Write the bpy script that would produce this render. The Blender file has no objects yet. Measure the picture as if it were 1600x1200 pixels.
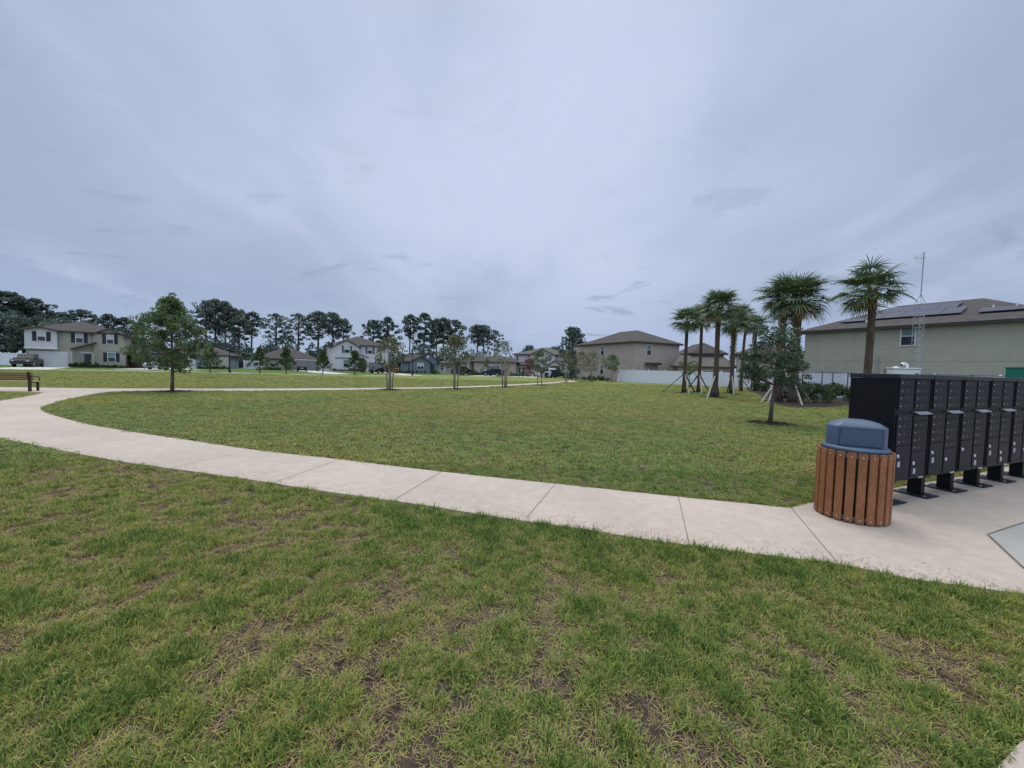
import bpy, bmesh, math, random
import numpy as np
from mathutils import Vector, Matrix
random.seed(7); RNG = np.random.default_rng(11)
SC = bpy.context.scene
COL = SC.collection
R = math.radians
# ------------------------------------------------------------------ camera
CH, F, PITCH, ROLL, K = 1.55, 600.0, R(2.51), R(1.49), 0.004
fw = Vector((0, math.cos(PITCH), -math.sin(PITCH)))
r0 = Vector((1, 0, 0)); u0 = Vector((0, math.sin(PITCH), math.cos(PITCH)))
rt = r0*math.cos(ROLL) + u0*math.sin(ROLL)
up = -r0*math.sin(ROLL) + u0*math.cos(ROLL)
cam = bpy.data.cameras.new('camera'); cam.lens = F/1600*36; cam.sensor_width = 36
cam.clip_start = 0.05; cam.clip_end = 3000
co = bpy.data.objects.new('camera', cam); COL.objects.link(co)
co.matrix_world = Matrix(((rt.x, up.x, -fw.x, 0), (rt.y, up.y, -fw.y, 0), (rt.z, up.z, -fw.z, CH), (0, 0, 0, 1)))
SC.camera = co
CAM = Vector((0, 0, CH))
def ray(px, py): return fw + rt*((px-800)/F) - up*((py-600)/F)
def gz(y): return -K*y
def G(px, py):                       # point of the ground seen at a pixel of the 1600x1200 photo
    d = ray(px, py); t = CH/(-d.z - K*d.y); p = CAM + d*t
    return Vector((p.x, p.y, gz(p.y)))
def P(px, Y):                        # ground point at depth Y in the column px (at the horizon)
    hy = 573.7 + .026*(px-800)
    d = ray(px, hy+10); t = Y/d.y
    return Vector((d.x*t, Y, gz(Y)))
# ------------------------------------------------------------------ materials
def nodes(name):
    m = bpy.data.materials.new(name); m.use_nodes = True
    nt = m.node_tree; b = nt.nodes['Principled BSDF']
    return m, nt, b
def col4(c): return (c[0], c[1], c[2], 1)
def mat(name, c, rough=.7, var=.12, scale=8, c2=None, bump=0, bscale=60, metal=0, spec=.4, big=None, coord='Object', trans=0):
    """base colour varied by two noises, optional bump"""
    m, nt, b = nodes(name); N, L = nt.nodes.new, nt.links.new
    b.inputs['Roughness'].default_value = rough; b.inputs['Metallic'].default_value = metal
    b.inputs['Specular IOR Level'].default_value = spec
    tc = N('ShaderNodeTexCoord'); no = N('ShaderNodeTexNoise'); no.inputs['Scale'].default_value = scale
    no.inputs['Detail'].default_value = 6; no.inputs['Roughness'].default_value = .65
    L(tc.outputs[coord], no.inputs['Vector'])
    mx = N('ShaderNodeMix'); mx.data_type = 'RGBA'
    if c2 is None: c2 = tuple(x*(1-2*var) for x in c); c = tuple(min(1, x*(1+var)) for x in c)
    mx.inputs['A'].default_value = col4(c); mx.inputs['B'].default_value = col4(c2)
    mr = N('ShaderNodeMapRange'); mr.inputs['From Min'].default_value = .3; mr.inputs['From Max'].default_value = .7
    L(no.outputs['Fac'], mr.inputs['Value']); L(mr.outputs['Result'], mx.inputs['Factor'])
    out = mx.outputs['Result']
    if big:                                  # (scale, strength) large stains
        n2 = N('ShaderNodeTexNoise'); n2.inputs['Scale'].default_value = big[0]; n2.inputs['Detail'].default_value = 4
        L(tc.outputs[coord], n2.inputs['Vector'])
        r2 = N('ShaderNodeMapRange'); r2.inputs['From Min'].default_value = .35; r2.inputs['From Max'].default_value = .65
        r2.inputs['To Min'].default_value = 1-big[1]; r2.inputs['To Max'].default_value = 1
        L(n2.outputs['Fac'], r2.inputs['Value'])
        m2 = N('ShaderNodeMix'); m2.data_type = 'RGBA'; m2.blend_type = 'MULTIPLY'; m2.inputs['Factor'].default_value = 1
        L(out, m2.inputs['A']); L(r2.outputs['Result'], m2.inputs['B']); out = m2.outputs['Result']
    L(out, b.inputs['Base Color'])
    if bump:
        n3 = N('ShaderNodeTexNoise'); n3.inputs['Scale'].default_value = bscale; n3.inputs['Detail'].default_value = 5
        L(tc.outputs[coord], n3.inputs['Vector'])
        bp = N('ShaderNodeBump'); bp.inputs['Strength'].default_value = bump; bp.inputs['Distance'].default_value = .02
        L(n3.outputs['Fac'], bp.inputs['Height']); L(bp.outputs['Normal'], b.inputs['Normal'])
    return m
def leafmat(name, dark, light, rough=.55, dry=None, trans=.25):
    m, nt, b = nodes(name); N, L = nt.nodes.new, nt.links.new
    at = N('ShaderNodeAttribute'); at.attribute_name = 'tint'
    cr = N('ShaderNodeValToRGB'); e = cr.color_ramp.elements
    e[0].color = col4(dark); e[1].color = col4(light); e[1].position = .85
    if dry: x = e.new(.97); x.color = col4(dry)
    L(at.outputs['Fac'], cr.inputs['Fac']); L(cr.outputs['Color'], b.inputs['Base Color'])
    b.inputs['Roughness'].default_value = rough; b.inputs['Specular IOR Level'].default_value = .3
    tr = N('ShaderNodeBsdfTranslucent'); L(cr.outputs['Color'], tr.inputs['Color'])
    ms = N('ShaderNodeMixShader'); ms.inputs['Fac'].default_value = trans
    L(b.outputs['BSDF'], ms.inputs[1]); L(tr.outputs['BSDF'], ms.inputs[2])
    L(ms.outputs['Shader'], nt.nodes['Material Output'].inputs['Surface'])
    return m
M = {}
M['trunk'] = mat('bark', (.13, .105, .085), .9, .3, 14, bump=.6, bscale=30)
M['pinebark'] = mat('pine_bark', (.10, .075, .06), .9, .3, 3)
M['palmbark'] = mat('palm_bark', (.10, .068, .052), .95, .35, 12, bump=.8, bscale=25)
M['boot'] = mat('palm_boot', (.22, .175, .12), .9, .35, 10)
M['myrtle'] = mat('myrtle_bark', (.30, .25, .21), .8, .2, 14)
M['palm'] = leafmat('palm_leaf', (.045, .085, .042), (.17, .235, .11), .45, (.25, .19, .10), .15)
M['oak'] = leafmat('oak_leaf', (.05, .088, .036), (.14, .205, .08), .5, None, .3)
M['liveoak'] = leafmat('live_oak_leaf', (.028, .055, .032), (.085, .13, .065), .45, None, .15)
M['pine'] = leafmat('hazy_pine_needles', (.042, .068, .062), (.13, .168, .14), .7, None, .15)  # greens lifted so the leaf colour itself carries distance haze
M['myrt'] = leafmat('myrtle_leaf', (.05, .075, .035), (.14, .16, .07), .5, (.19, .13, .08), .2)
M['cyp'] = leafmat('cypress_leaf', (.03, .06, .025), (.10, .145, .055), .55, None, .2)
M['bush'] = leafmat('shrub_leaf', (.025, .05, .02), (.085, .13, .045), .5, None, .15)
M['dry'] = leafmat('dry_clippings', (.08, .06, .04), (.26, .21, .12), .8, None, .1)
M['red'] = leafmat('red_leaf', (.10, .02, .03), (.26, .06, .07), .5, None, .15)
M['wood'] = mat('treated_timber', (.30, .29, .24), .85, .2, 10)
M['wood_dark'] = mat('weathered_timber', (.06, .06, .06), .85, .2, 10)
def pathmat():
    m = mat('broom_concrete', (.445, .370, .318), .85, .06, 7, bump=.3, bscale=160, big=(.7, .13), coord='Object')
    return m
M['path'] = pathmat()
M['path2'] = mat('grey_concrete', (.33, .315, .30), .85, .06, 3, bump=.15, bscale=200, big=(.5, .12))
M['joint'] = mat('joint', (.14, .125, .11), .95)
M['drive'] = mat('drive_concrete', (.47, .45, .41), .85, .06, .6)
M['black'] = mat('black_powder_coat', (.0045, .0055, .009), .5, .1, 20, spec=.2, bump=.05, bscale=300)  # darkened so mailbox frame strips carry the shade of gaps between doors
M['blackdoor'] = mat('black_door_paint', (.0105, .0125, .018), .55, .12, 12, spec=.22)
M['blacktop'] = mat('black_cap_paint', (.014, .018, .026), .5, .15, 8, big=(3, .3))
M['steel'] = mat('brushed_steel', (.55, .56, .58), .35, .1, 20, metal=.8)
M['label'] = mat('paper_label', (.42, .42, .44), .6, .1, 60)
M['labely'] = mat('yellow_label', (.40, .33, .18), .6, .1, 60)
M['slat'] = mat('recycled_plastic_slat', (.31, .122, .05), .55, .15, 30, bump=.12, bscale=90, big=(5, .22))
M['liner'] = mat('grey_liner', (.035, .035, .04), .6)
M['band'] = mat('steel_band', (.16, .155, .155), .5)
M['lid'] = mat('blue_plastic', (.055, .09, .15), .45, .07, 9, bump=.04, bscale=120, big=(4, .12), spec=.5)
M['white'] = mat('white_vinyl', (.66, .67, .74), .5, .03, 1)
M['trim'] = mat('white_trim', (.62, .62, .64), .6, .04, 3)
M['glass'] = mat('window_glass', (.02, .03, .038), .1, .3, .6, spec=.45)
M['glassg'] = mat('window_screen', (.10, .19, .19), .3, .2, .6, spec=.6)
M['blind'] = mat('window_blind', (.45, .46, .48), .6, .06, 2)
M['roof'] = mat('asphalt_shingle', (.066, .056, .055), .95, .22, 3.0, bump=.3, bscale=14)
M['roof2'] = mat('grey_shingle', (.105, .095, .09), .95, .2, 3.0, bump=.3, bscale=14)
M['fascia'] = mat('dark_fascia', (.045, .036, .034), .6)
M['sage'] = mat('sage_stucco', (.335, .325, .27), .9, .05, 1.2, bump=.2, bscale=30, big=(.25, .08))
M['sage2'] = mat('green_grey_stucco', (.37, .36, .295), .9, .05, 1.2, bump=.2, bscale=30, big=(.22, .1))
M['lightgrey'] = mat('light_siding', (.50, .50, .53), .8, .04, 2)
M['tan'] = mat('tan_stucco', (.39, .325, .29), .9, .05, 1.2, bump=.2, bscale=30, big=(.25, .08))
M['yard'] = mat('yard_lawn', (.10, .155, .045), 1, .25, 1.5, spec=.05)
M['blue'] = mat('blue_grey_stucco', (.22, .25, .32), .9, .06, 1.2)
M['blued'] = mat('dark_blue_stucco', (.15, .175, .215), .9, .06, 1.2)
M['beige'] = mat('beige_stone', (.42, .38, .34), .9, .15, 2.5)
M['whitest'] = mat('white_stucco', (.53, .52, .54), .9, .04, 1.2)
M['shutter'] = mat('dark_shutter', (.018, .02, .032), .6)
M['teal'] = mat('slate_blue_shutter', (.07, .10, .15), .6)
M['gdoor'] = mat('garage_white', (.56, .56, .57), .6, .04, 2)
M['gdoorb'] = mat('garage_grey', (.17, .17, .185), .6, .06, 2)
M['gdoort'] = mat('garage_tan', (.33, .28, .25), .6, .06, 2)
M['doord'] = mat('dark_front_door', (.03, .03, .035), .4)
M['solar'] = mat('solar_cells', (.045, .042, .062), .3, .15, .8, spec=.4)
M['galv'] = mat('galvanised_steel', (.33, .35, .40), .5, .1, 20, metal=.4)
M['postg'] = mat('dark_steel_post', (.09, .11, .15), .5, .1, 20)
M['lamp'] = mat('black_lamp_post', (.01, .012, .014), .4)
M['lens'] = mat('lamp_globe', (.55, .57, .6), .3)
M['benchw'] = mat('brown_bench_slat', (.20, .09, .055), .6, .15, 12)
M['benchs'] = mat('tan_bench_seat', (.42, .30, .20), .6, .12, 12)
M['benchf'] = mat('black_bench_frame', (.025, .017, .014), .5)
M['tyre'] = mat('tyre', (.012, .012, .012), .85); M['rim'] = mat('alloy', (.35, .35, .37), .35, metal=.7)
M['carblack'] = mat('black_car_paint', (.006, .007, .009), .25, spec=.35)
M['carnavy'] = mat('navy_car_paint', (.008, .011, .026), .25, spec=.35)
M['carwhite'] = mat('white_car_paint', (.55, .56, .60), .2, spec=.6)
M['carred'] = mat('red_car_paint', (.28, .02, .025), .2, spec=.6)
M['carglass'] = mat('car_glass', (.008, .01, .013), .12, spec=.4)
M['chrome'] = mat('dull_bumper', (.06, .06, .065), .4, metal=.3)
M['lightl'] = mat('headlight_lens', (.6, .6, .62), .15); M['tail'] = mat('tail_lens', (.3, .01, .01), .2)
M['tank'] = mat('white_tank', (.66, .68, .72), .5, .04, 4, big=(2, .08))
M['green'] = mat('green_enclosure', (.008, .145, .115), .4, .06, 3)
M['greenl'] = mat('green_top', (.02, .20, .165), .4, .06, 3)
M['mulch'] = mat('mulch', (.035, .02, .014), .95, .4, 30, bump=1, bscale=60)
M['gravel'] = mat('gravel', (.30, .28, .26), .95, .3, 20)
# ------------------------------------------------------------------ mesh helper
class MB:
    def __init__(s): s.v = []; s.f = []; s.mi = []; s.cur = 0
    def add(s, vs, fs):
        o = len(s.v); s.v += [tuple(v) for v in vs]; s.f += [tuple(i+o for i in f) for f in fs]; s.mi += [s.cur]*len(fs); return s
    def box(s, x0, x1, y0, y1, z0, z1):
        return s.add([(x0,y0,z0),(x1,y0,z0),(x1,y1,z0),(x0,y1,z0),(x0,y0,z1),(x1,y0,z1),(x1,y1,z1),(x0,y1,z1)],
                     [(0,3,2,1),(4,5,6,7),(0,1,5,4),(1,2,6,5),(2,3,7,6),(3,0,4,7)])
    def tube(s, pts, rad, n=8, cap=True):
        pts = [Vector(p) for p in pts]; rings = []; vs = []
        for i, p in enumerate(pts):
            d = (pts[min(i+1, len(pts)-1)] - pts[max(i-1, 0)]).normalized()
            a = Vector((0,0,1)) if abs(d.z) < .9 else Vector((1,0,0))
            x = d.cross(a).normalized(); y = d.cross(x)
            r = rad[i] if isinstance(rad, (list, tuple)) else rad
            for k in range(n):
                t = 2*math.pi*k/n; vs.append(p + (x*math.cos(t) + y*math.sin(t))*r)
        fs = []
        for i in range(len(pts)-1):
            for k in range(n):
                a = i*n+k; b = i*n+(k+1) % n; fs.append((a, b, b+n, a+n))
        if cap: fs.append(tuple(range(n-1, -1, -1))); fs.append(tuple((len(pts)-1)*n+k for k in range(n)))
        return s.add(vs, fs)
    def beam(s, a, b, w, h=None):
        a, b = Vector(a), Vector(b); h = h or w; d = (b-a).normalized()
        z = Vector((0,0,1)) if abs(d.z) < .9 else Vector((1,0,0))
        x = d.cross(z).normalized()*w/2; y = d.cross(x).normalized()*h/2
        vs = [a-x-y, a+x-y, a+x+y, a-x+y, b-x-y, b+x-y, b+x+y, b-x+y]
        return s.add(vs, [(0,3,2,1),(4,5,6,7),(0,1,5,4),(1,2,6,5),(2,3,7,6),(3,0,4,7)])
    def lathe(s, prof, n=32, c=(0,0), cap=True):
        vs = []; fs = []
        for r, z in prof:
            for k in range(n):
                t = 2*math.pi*k/n; vs.append((c[0]+r*math.cos(t), c[1]+r*math.sin(t), z))
        for i in range(len(prof)-1):
            for k in range(n):
                a = i*n+k; b = i*n+(k+1) % n; fs.append((a, b, b+n, a+n))
        if cap: fs.append(tuple(range(n-1,-1,-1))); fs.append(tuple((len(prof)-1)*n+k for k in range(n)))
        return s.add(vs, fs)
    def prism(s, poly, y0, y1, ax='y'):
        """polygon in (a,z) swept along the third axis"""
        n = len(poly)
        mk = {'y': lambda a, z, t: (a, t, z), 'x': lambda a, z, t: (t, a, z), 'z': lambda a, z, t: (a, z, t)}[ax]
        vs = [mk(a, z, y0) for a, z in poly] + [mk(a, z, y1) for a, z in poly]
        fs = [tuple(range(n)), tuple(range(2*n-1, n-1, -1))] + [(i, n+i, n+(i+1) % n, (i+1) % n) for i in range(n)]
        return s.add(vs, fs)
    def build(s, name, m, parent=None, smooth=False, bevel=0, loc=None):
        me = bpy.data.meshes.new(name); me.from_pydata(s.v, [], s.f)
        ms = m if isinstance(m, (list, tuple)) else [m]
        for x in ms: me.materials.append(M[x] if isinstance(x, str) else x)
        if len(ms) > 1: me.polygons.foreach_set('material_index', s.mi)
        bm = bmesh.new(); bm.from_mesh(me); bmesh.ops.recalc_face_normals(bm, faces=bm.faces)
        if bevel: bmesh.ops.bevel(bm, geom=[e for e in bm.edges if e.calc_face_angle(0) > .6], offset=bevel, segments=2, affect='EDGES', profile=.6)
        bm.to_mesh(me); bm.free()
        if smooth: me.polygons.foreach_set('use_smooth', [True]*len(me.polygons))
        o = bpy.data.objects.new(name, me); COL.objects.link(o)
        if parent: o.parent = parent
        if loc is not None: o.location = loc
        return o
def tag(o, label=None, cat=None, group=None, kind=None):
    if label: o['label'] = label
    if cat: o['category'] = cat
    if group: o['group'] = group
    if kind: o['kind'] = kind
    return o
def thing(name, label, cat, loc=(0,0,0), rz=0, group=None, scale=None):
    o = bpy.data.objects.new(name, None); COL.objects.link(o); o.empty_display_size = .2
    o.location = loc; o.rotation_euler = (0, 0, rz)
    if scale: o.scale = scale if isinstance(scale, (tuple, list)) else (scale,)*3
    return tag(o, label, cat, group)
def copy_tree(o, parent=None):
    c = o.copy(); COL.objects.link(c)
    if parent: c.parent = parent
    for ch in list(o.children): copy_tree(ch, c)
    return c
def dup(o, label, loc, rz=0, scale=None, group=None):
    c = copy_tree(o); c.location = loc; c.rotation_euler = (0, 0, rz); c['label'] = label
    if scale: c.scale = scale if isinstance(scale, (tuple, list)) else (scale,)*3
    if group: c['group'] = group
    return c
def quads(name, V, tint, m, parent=None):
    n = len(V); me = bpy.data.meshes.new(name)
    me.vertices.add(n*4); me.loops.add(n*4); me.polygons.add(n)
    me.vertices.foreach_set('co', V.reshape(-1).astype(np.float32))
    me.loops.foreach_set('vertex_index', np.arange(n*4, dtype=np.int32))
    me.polygons.foreach_set('loop_start', np.arange(0, n*4, 4, dtype=np.int32))
    me.polygons.foreach_set('loop_total', np.full(n, 4, dtype=np.int32))
    me.update(calc_edges=True)
    a = me.attributes.new('tint', 'FLOAT', 'FACE'); a.data.foreach_set('value', tint.astype(np.float32))
    me.materials.append(M[m]); o = bpy.data.objects.new(name, me); COL.objects.link(o)
    if parent: o.parent = parent
    return o
def leafquads(C, size, asp=.5, upbias=.3, out=None):
    """rhombus leaves round centres C"""
    n = len(C); a = RNG.normal(size=(n,3)); 
    if out is not None: a = a*.8 + out
    a /= np.linalg.norm(a, axis=1)[:,None]+1e-9
    nn = RNG.normal(size=(n,3)); nn[:,2] += upbias*2; b = np.cross(a, nn); b /= np.linalg.norm(b, axis=1)[:,None]+1e-9
    s = (size*RNG.uniform(.6, 1.35, n))[:,None]
    return np.stack([C-a*s, C+b*s*asp, C+a*s, C-b*s*asp], 1)
def finish_view():
    SC.view_settings.view_transform = 'Standard'; SC.view_settings.look = 'None'
    SC.view_settings.exposure = 0; SC.view_settings.gamma = 1
# ------------------------------------------------------------------ world, sun
SUN_EL, SUN_AZ = R(62), R(-12)          # azimuth from +Y towards +X
def world():
    w = bpy.data.worlds.new('World'); SC.world = w; w.use_nodes = True
    nt = w.node_tree; N, L = nt.nodes.new, nt.links.new
    bg = nt.nodes['Background']
    tc = N('ShaderNodeTexCoord')
    sky = N('ShaderNodeTexSky'); sky.sky_type = 'NISHITA'; sky.sun_disc = False
    sky.sun_elevation = SUN_EL; sky.sun_rotation = SUN_AZ; sky.air_density = 1.2; sky.dust_density = 2.5
    sk = N('ShaderNodeVectorMath'); sk.operation = 'SCALE'; L(sky.outputs['Color'], sk.inputs[0]); sk.inputs['Scale'].default_value = .085
    sp = N('ShaderNodeSeparateXYZ'); L(tc.outputs['Generated'], sp.inputs[0])
    def ma(op, a, b=None, c=None):
        n = N('ShaderNodeMath'); n.operation = op
        for i, x in enumerate((a, b, c)):
            if x is None: continue
            if isinstance(x, (int, float)): n.inputs[i].default_value = x
            else: L(x, n.inputs[i])
        return n.outputs[0]
    def mr(x, a, b, c, d, sm=True):
        n = N('ShaderNodeMapRange'); n.interpolation_type = 'SMOOTHSTEP' if sm else 'LINEAR'
        for k, v in zip(('From Min','From Max','To Min','To Max'), (a,b,c,d)): n.inputs[k].default_value = v
        L(x, n.inputs['Value']); return n.outputs['Result']
    z = sp.outputs['Z']; zz = ma('ADD', ma('MAXIMUM', z, 0), .24)
    X = ma('DIVIDE', sp.outputs['X'], zz); Y = ma('DIVIDE', sp.outputs['Y'], zz)
    cb = N('ShaderNodeCombineXYZ'); L(X, cb.inputs[0]); L(Y, cb.inputs[1])
    def noise(scale, stretch, rot, det=5, rough=.55, off=0, dist=0):
        mp = N('ShaderNodeMapping'); mp.inputs['Rotation'].default_value = (0, 0, R(rot)); mp.inputs['Scale'].default_value = stretch
        mp.inputs['Location'].default_value = (off, off*.7, 0)
        L(cb.outputs[0], mp.inputs['Vector']); n = N('ShaderNodeTexNoise'); n.inputs['Scale'].default_value = scale
        n.inputs['Detail'].default_value = det; n.inputs['Roughness'].default_value = rough; n.inputs['Distortion'].default_value = dist
        L(mp.outputs[0], n.inputs['Vector']); return n.outputs['Fac']
    def mix(f, a, b):
        n = N('ShaderNodeMix'); n.data_type = 'RGBA'
        if isinstance(f, (int, float)): n.inputs['Factor'].default_value = f
        else: L(f, n.inputs['Factor'])
        for k, x in (('A', a), ('B', b)):
            if isinstance(x, tuple): n.inputs[k].default_value = col4(x)
            else: L(x, n.inputs[k])
        return n.outputs['Result']
    # overcast: bright lilac-grey veil straight ahead and up, duller towards the sides and low down
    dirv = N('ShaderNodeVectorMath'); dirv.operation = 'DOT_PRODUCT'; L(tc.outputs['Generated'], dirv.inputs[0])
    d0 = Vector((-.02, .80, .60)).normalized(); dirv.inputs[1].default_value = d0
    glow = mr(dirv.outputs['Value'], .60, .99, 0, 1)
    base = mix(glow, (.365, .45, .61), (.59, .655, .85))
    low = mr(z, .0, .24, 1, 0)
    base = mix(ma('MULTIPLY', low, .7), base, (.40, .50, .71))
    big = noise(.85, (1, .6, 1), 28, 4, .5, 3.1)
    base = mix(mr(big, .38, .66, 0, .62), base, (.32, .40, .565))
    big2 = noise(1.2, (1.0, .45, 1), -32, 5, .55, 9.4)
    base = mix(mr(big2, .50, .68, 0, .5), base, (.60, .67, .86))
    wisp = noise(2.6, (.75, 1.2, 1), -25, 7, .62, 4.0, .5)
    wf = ma('MULTIPLY', mr(wisp, .57, .69, 0, .6), mr(z, .05, .62, 1, .1))
    base = mix(wf, base, (.29, .355, .48))
    # thin gaps of the clear sky shine through
    gap = noise(.8, (1, 1, 1), 10, 4, .5, 40)
    base = mix(ma('MULTIPLY', mr(gap, .55, .75, 0, .35), mr(z, 0, .2, .9, .4)), base, sk.outputs[0])
    # the cloud deck is brighter overhead
    zen = ma('ADD', mr(z, .66, .97, 1.0, 5.0), mr(ma('MULTIPLY', sp.outputs['Y'], -1), -.2, .6, 0, .75))
    s = N('ShaderNodeVectorMath'); s.operation = 'SCALE'; L(base, s.inputs[0]); L(zen, s.inputs['Scale'])
    warm = N('ShaderNodeVectorMath'); warm.operation = 'MULTIPLY'; L(s.outputs[0], warm.inputs[0])
    wc = mix(mr(z, .62, .9, 0, 1), (1, 1, 1), (1.20, 1.07, .80)); L(wc, warm.inputs[1])
    L(warm.outputs[0], bg.inputs['Color']); bg.inputs['Strength'].default_value = 1.0
    sl = bpy.data.lights.new('sun', 'SUN'); sl.energy = 1.2; sl.angle = R(28); sl.color = (1, .95, .88)
    so = bpy.data.objects.new('sun', sl); COL.objects.link(so)
    d = Vector((math.sin(SUN_AZ)*math.cos(SUN_EL), math.cos(SUN_AZ)*math.cos(SUN_EL), math.sin(SUN_EL)))
    so.rotation_euler = d.to_track_quat('Z', 'Y').to_euler(); so.location = (0, 0, 30)
world(); finish_view()
# ------------------------------------------------------------------ the ground and the paths
def sheet(name, pts, m, lift=.0, thick=.05, label=None, parent=None, kind='structure'):
    """flat slab following the gently falling ground"""
    vs = [(p[0], p[1], gz(p[1])+lift) for p in pts]; n = len(vs)
    vs += [(x, y, z-thick) for x, y, z in vs]
    fs = [tuple(range(n))] + [(i, (i+1) % n, n+(i+1) % n, n+i) for i in range(n)]
    me = bpy.data.meshes.new(name); me.from_pydata(vs, [], fs); me.materials.append(M[m])
    bm = bmesh.new(); bm.from_mesh(me); bmesh.ops.triangulate(bm, faces=[f for f in bm.faces if len(f.verts) > 4])
    bmesh.ops.recalc_face_normals(bm, faces=bm.faces); bm.to_mesh(me); bm.free()
    o = bpy.data.objects.new(name, me); COL.objects.link(o); tag(o, label, None, None, kind if not parent else None)
    if parent: o.parent = parent
    return o
def lawnmat():
    m, nt, b = nodes('lawn_ground'); N, L = nt.nodes.new, nt.links.new
    ge = N('ShaderNodeNewGeometry')
    def noise(scale, det=5, rough=.6, stretch=None):
        n = N('ShaderNodeTexNoise'); n.inputs['Scale'].default_value = scale; n.inputs['Detail'].default_value = det; n.inputs['Roughness'].default_value = rough
        if stretch:
            mp = N('ShaderNodeMapping'); mp.inputs['Scale'].default_value = stretch; L(ge.outputs['Position'], mp.inputs['Vector']); L(mp.outputs[0], n.inputs['Vector'])
        else: L(ge.outputs['Position'], n.inputs['Vector'])
        return n.outputs['Fac']
    def mr(x, a, b_, c=0, d=1):
        n = N('ShaderNodeMapRange'); L(x, n.inputs['Value'])
        for k, v in zip(('From Min','From Max','To Min','To Max'), (a,b_,c,d)): n.inputs[k].default_value = v
        return n.outputs['Result']
    def mix(f, a, b_):
        n = N('ShaderNodeMix'); n.data_type = 'RGBA'; L(f, n.inputs['Factor'])
        for k, x in (('A', a), ('B', b_)):
            if isinstance(x, tuple): n.inputs[k].default_value = col4(x)
            else: L(x, n.inputs[k])
        return n.outputs['Result']
    # close to the camera the real blades stand on thatch and soil; far off the turf reads as one surface
    soil = mix(mr(noise(9), .35, .65), (.046, .034, .029), (.11, .085, .068))
    turf = mix(mr(noise(.6), .3, .7), (.185, .205, .068), (.215, .235, .086))
    turf = mix(mr(noise(5, 6, .7), .35, .62, .25, 1), (.115, .135, .05), turf)
    turf = mix(mr(noise(.12, 4), .52, .7, 0, .55), turf, (.20, .20, .09))
    turf = mix(mr(noise(1.6, 6, .75), .60, .72, 0, .6), turf, (.13, .11, .075))
    sp = N('ShaderNodeSeparateXYZ'); L(ge.outputs['Position'], sp.inputs[0])
    d = N('ShaderNodeVectorMath'); d.operation = 'LENGTH'; L(ge.outputs['Position'], d.inputs[0])
    L(mix(mr(d.outputs['Value'], 9, 26), soil, turf), b.inputs['Base Color'])
    b.inputs['Roughness'].default_value = 1; b.inputs['Specular IOR Level'].default_value = .05
    bp = N('ShaderNodeBump'); bp.inputs['Strength'].default_value = .8; bp.inputs['Distance'].default_value = .06
    L(noise(14, 8, .75), bp.inputs['Height']); L(bp.outputs['Normal'], b.inputs['Normal'])
    return m
M['lawn'] = lawnmat()
nx, ny = 40, 60
gxs = np.concatenate([np.linspace(-700, -60, 8), np.linspace(-50, 50, 41), np.linspace(60, 700, 8)])
gys = np.concatenate([np.linspace(-120, -5, 6), np.linspace(0, 60, 41), np.linspace(70, 900, 10)])
me = bpy.data.meshes.new('ground')
gv = [(x, y, gz(y)) for y in gys for x in gxs]; W_ = len(gxs)
gf = [(j*W_+i, j*W_+i+1, (j+1)*W_+i+1, (j+1)*W_+i) for j in range(len(gys)-1) for i in range(W_-1)]
me.from_pydata(gv, [], gf); me.materials.append(M['lawn'])
o = bpy.data.objects.new('ground', me); COL.objects.link(o); tag(o, 'wide mown green lawn of the park', None, None, 'structure')

def smooth(pts, n=4):
    """Catmull-Rom through 2-D points"""
    out = []; P_ = [Vector((p[0], p[1])) for p in pts]
    for i in range(len(P_)-1):
        a, b, c, d = P_[max(i-1,0)], P_[i], P_[i+1], P_[min(i+2, len(P_)-1)]
        for k in range(n):
            t = k/n
            out.append(.5*((2*b) + (c-a)*t + (2*a-5*b+4*c-d)*t*t + (3*b-a-3*c+d)*t**3))
    out.append(P_[-1]); return out
g2 = lambda px, py: tuple(G(px, py)[:2])
inner = smooth([g2(*p) for p in [(1235,796),(1060,778.5),(868,758),(690,739),(525,719),(400,705),(300,690),(212,677),(137,664),(87,651)]])
nose = smooth([g2(*p) for p in [(87,651),(70,645),(63,640),(66,636.5),(76,633),(98,626),(135,618.5),(160,614),(185,612.2),(250,611.4)]])
near_far = [g2(400,611), g2(598,609), g2(700,607), g2(780,604), g2(847,600.3), g2(888,597.8), (9.4, 54.5)]
far_far = [(8.6, 57.5), g2(880,596.2), g2(847,598.4), g2(780,601.8), g2(700,604.9), g2(573,606.6), g2(400,607.6), g2(160,607.5)]
outer = smooth([g2(*p) for p in [(0,686),(80,702),(150,716),(225,728),(312,740),(400,753),(509,770),(650,790),(806,815),(900,827.5),(987,842),(1075,855),(1195,870),(1307,884),(1425,908),(1600,932)]])
pa = inner + nose[1:]
path_poly = [tuple(p) for p in pa] + near_far + far_far + [(-27, 18.2), (-34, 17.9), (-34, 16.3), (-24, 16.5), g2(0,612.5), g2(67,613.6)]
path_poly += [g2(60,616.3), g2(37,621), g2(0,627), (-21, 10.6), (-26, 8.0), (-24, 4.4), (-15, 7.2)] + [tuple(p) for p in outer]
pad_far = smooth([g2(1235,796), g2(1272,787), g2(1397,764.5), g2(1492,748), g2(1530,741), (9.6, 7.15), (11.5, 7.95), (14, 9.0)], 3)
path_poly += [(5.2, 2.15), (6.5, 1.6), (16, 4.0), (16, 9.8)] + [tuple(p) for p in reversed(pad_far)][:-1]
path = sheet('path', path_poly, 'path', .02, .09, 'pale concrete footpath curving across the lawn')
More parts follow.
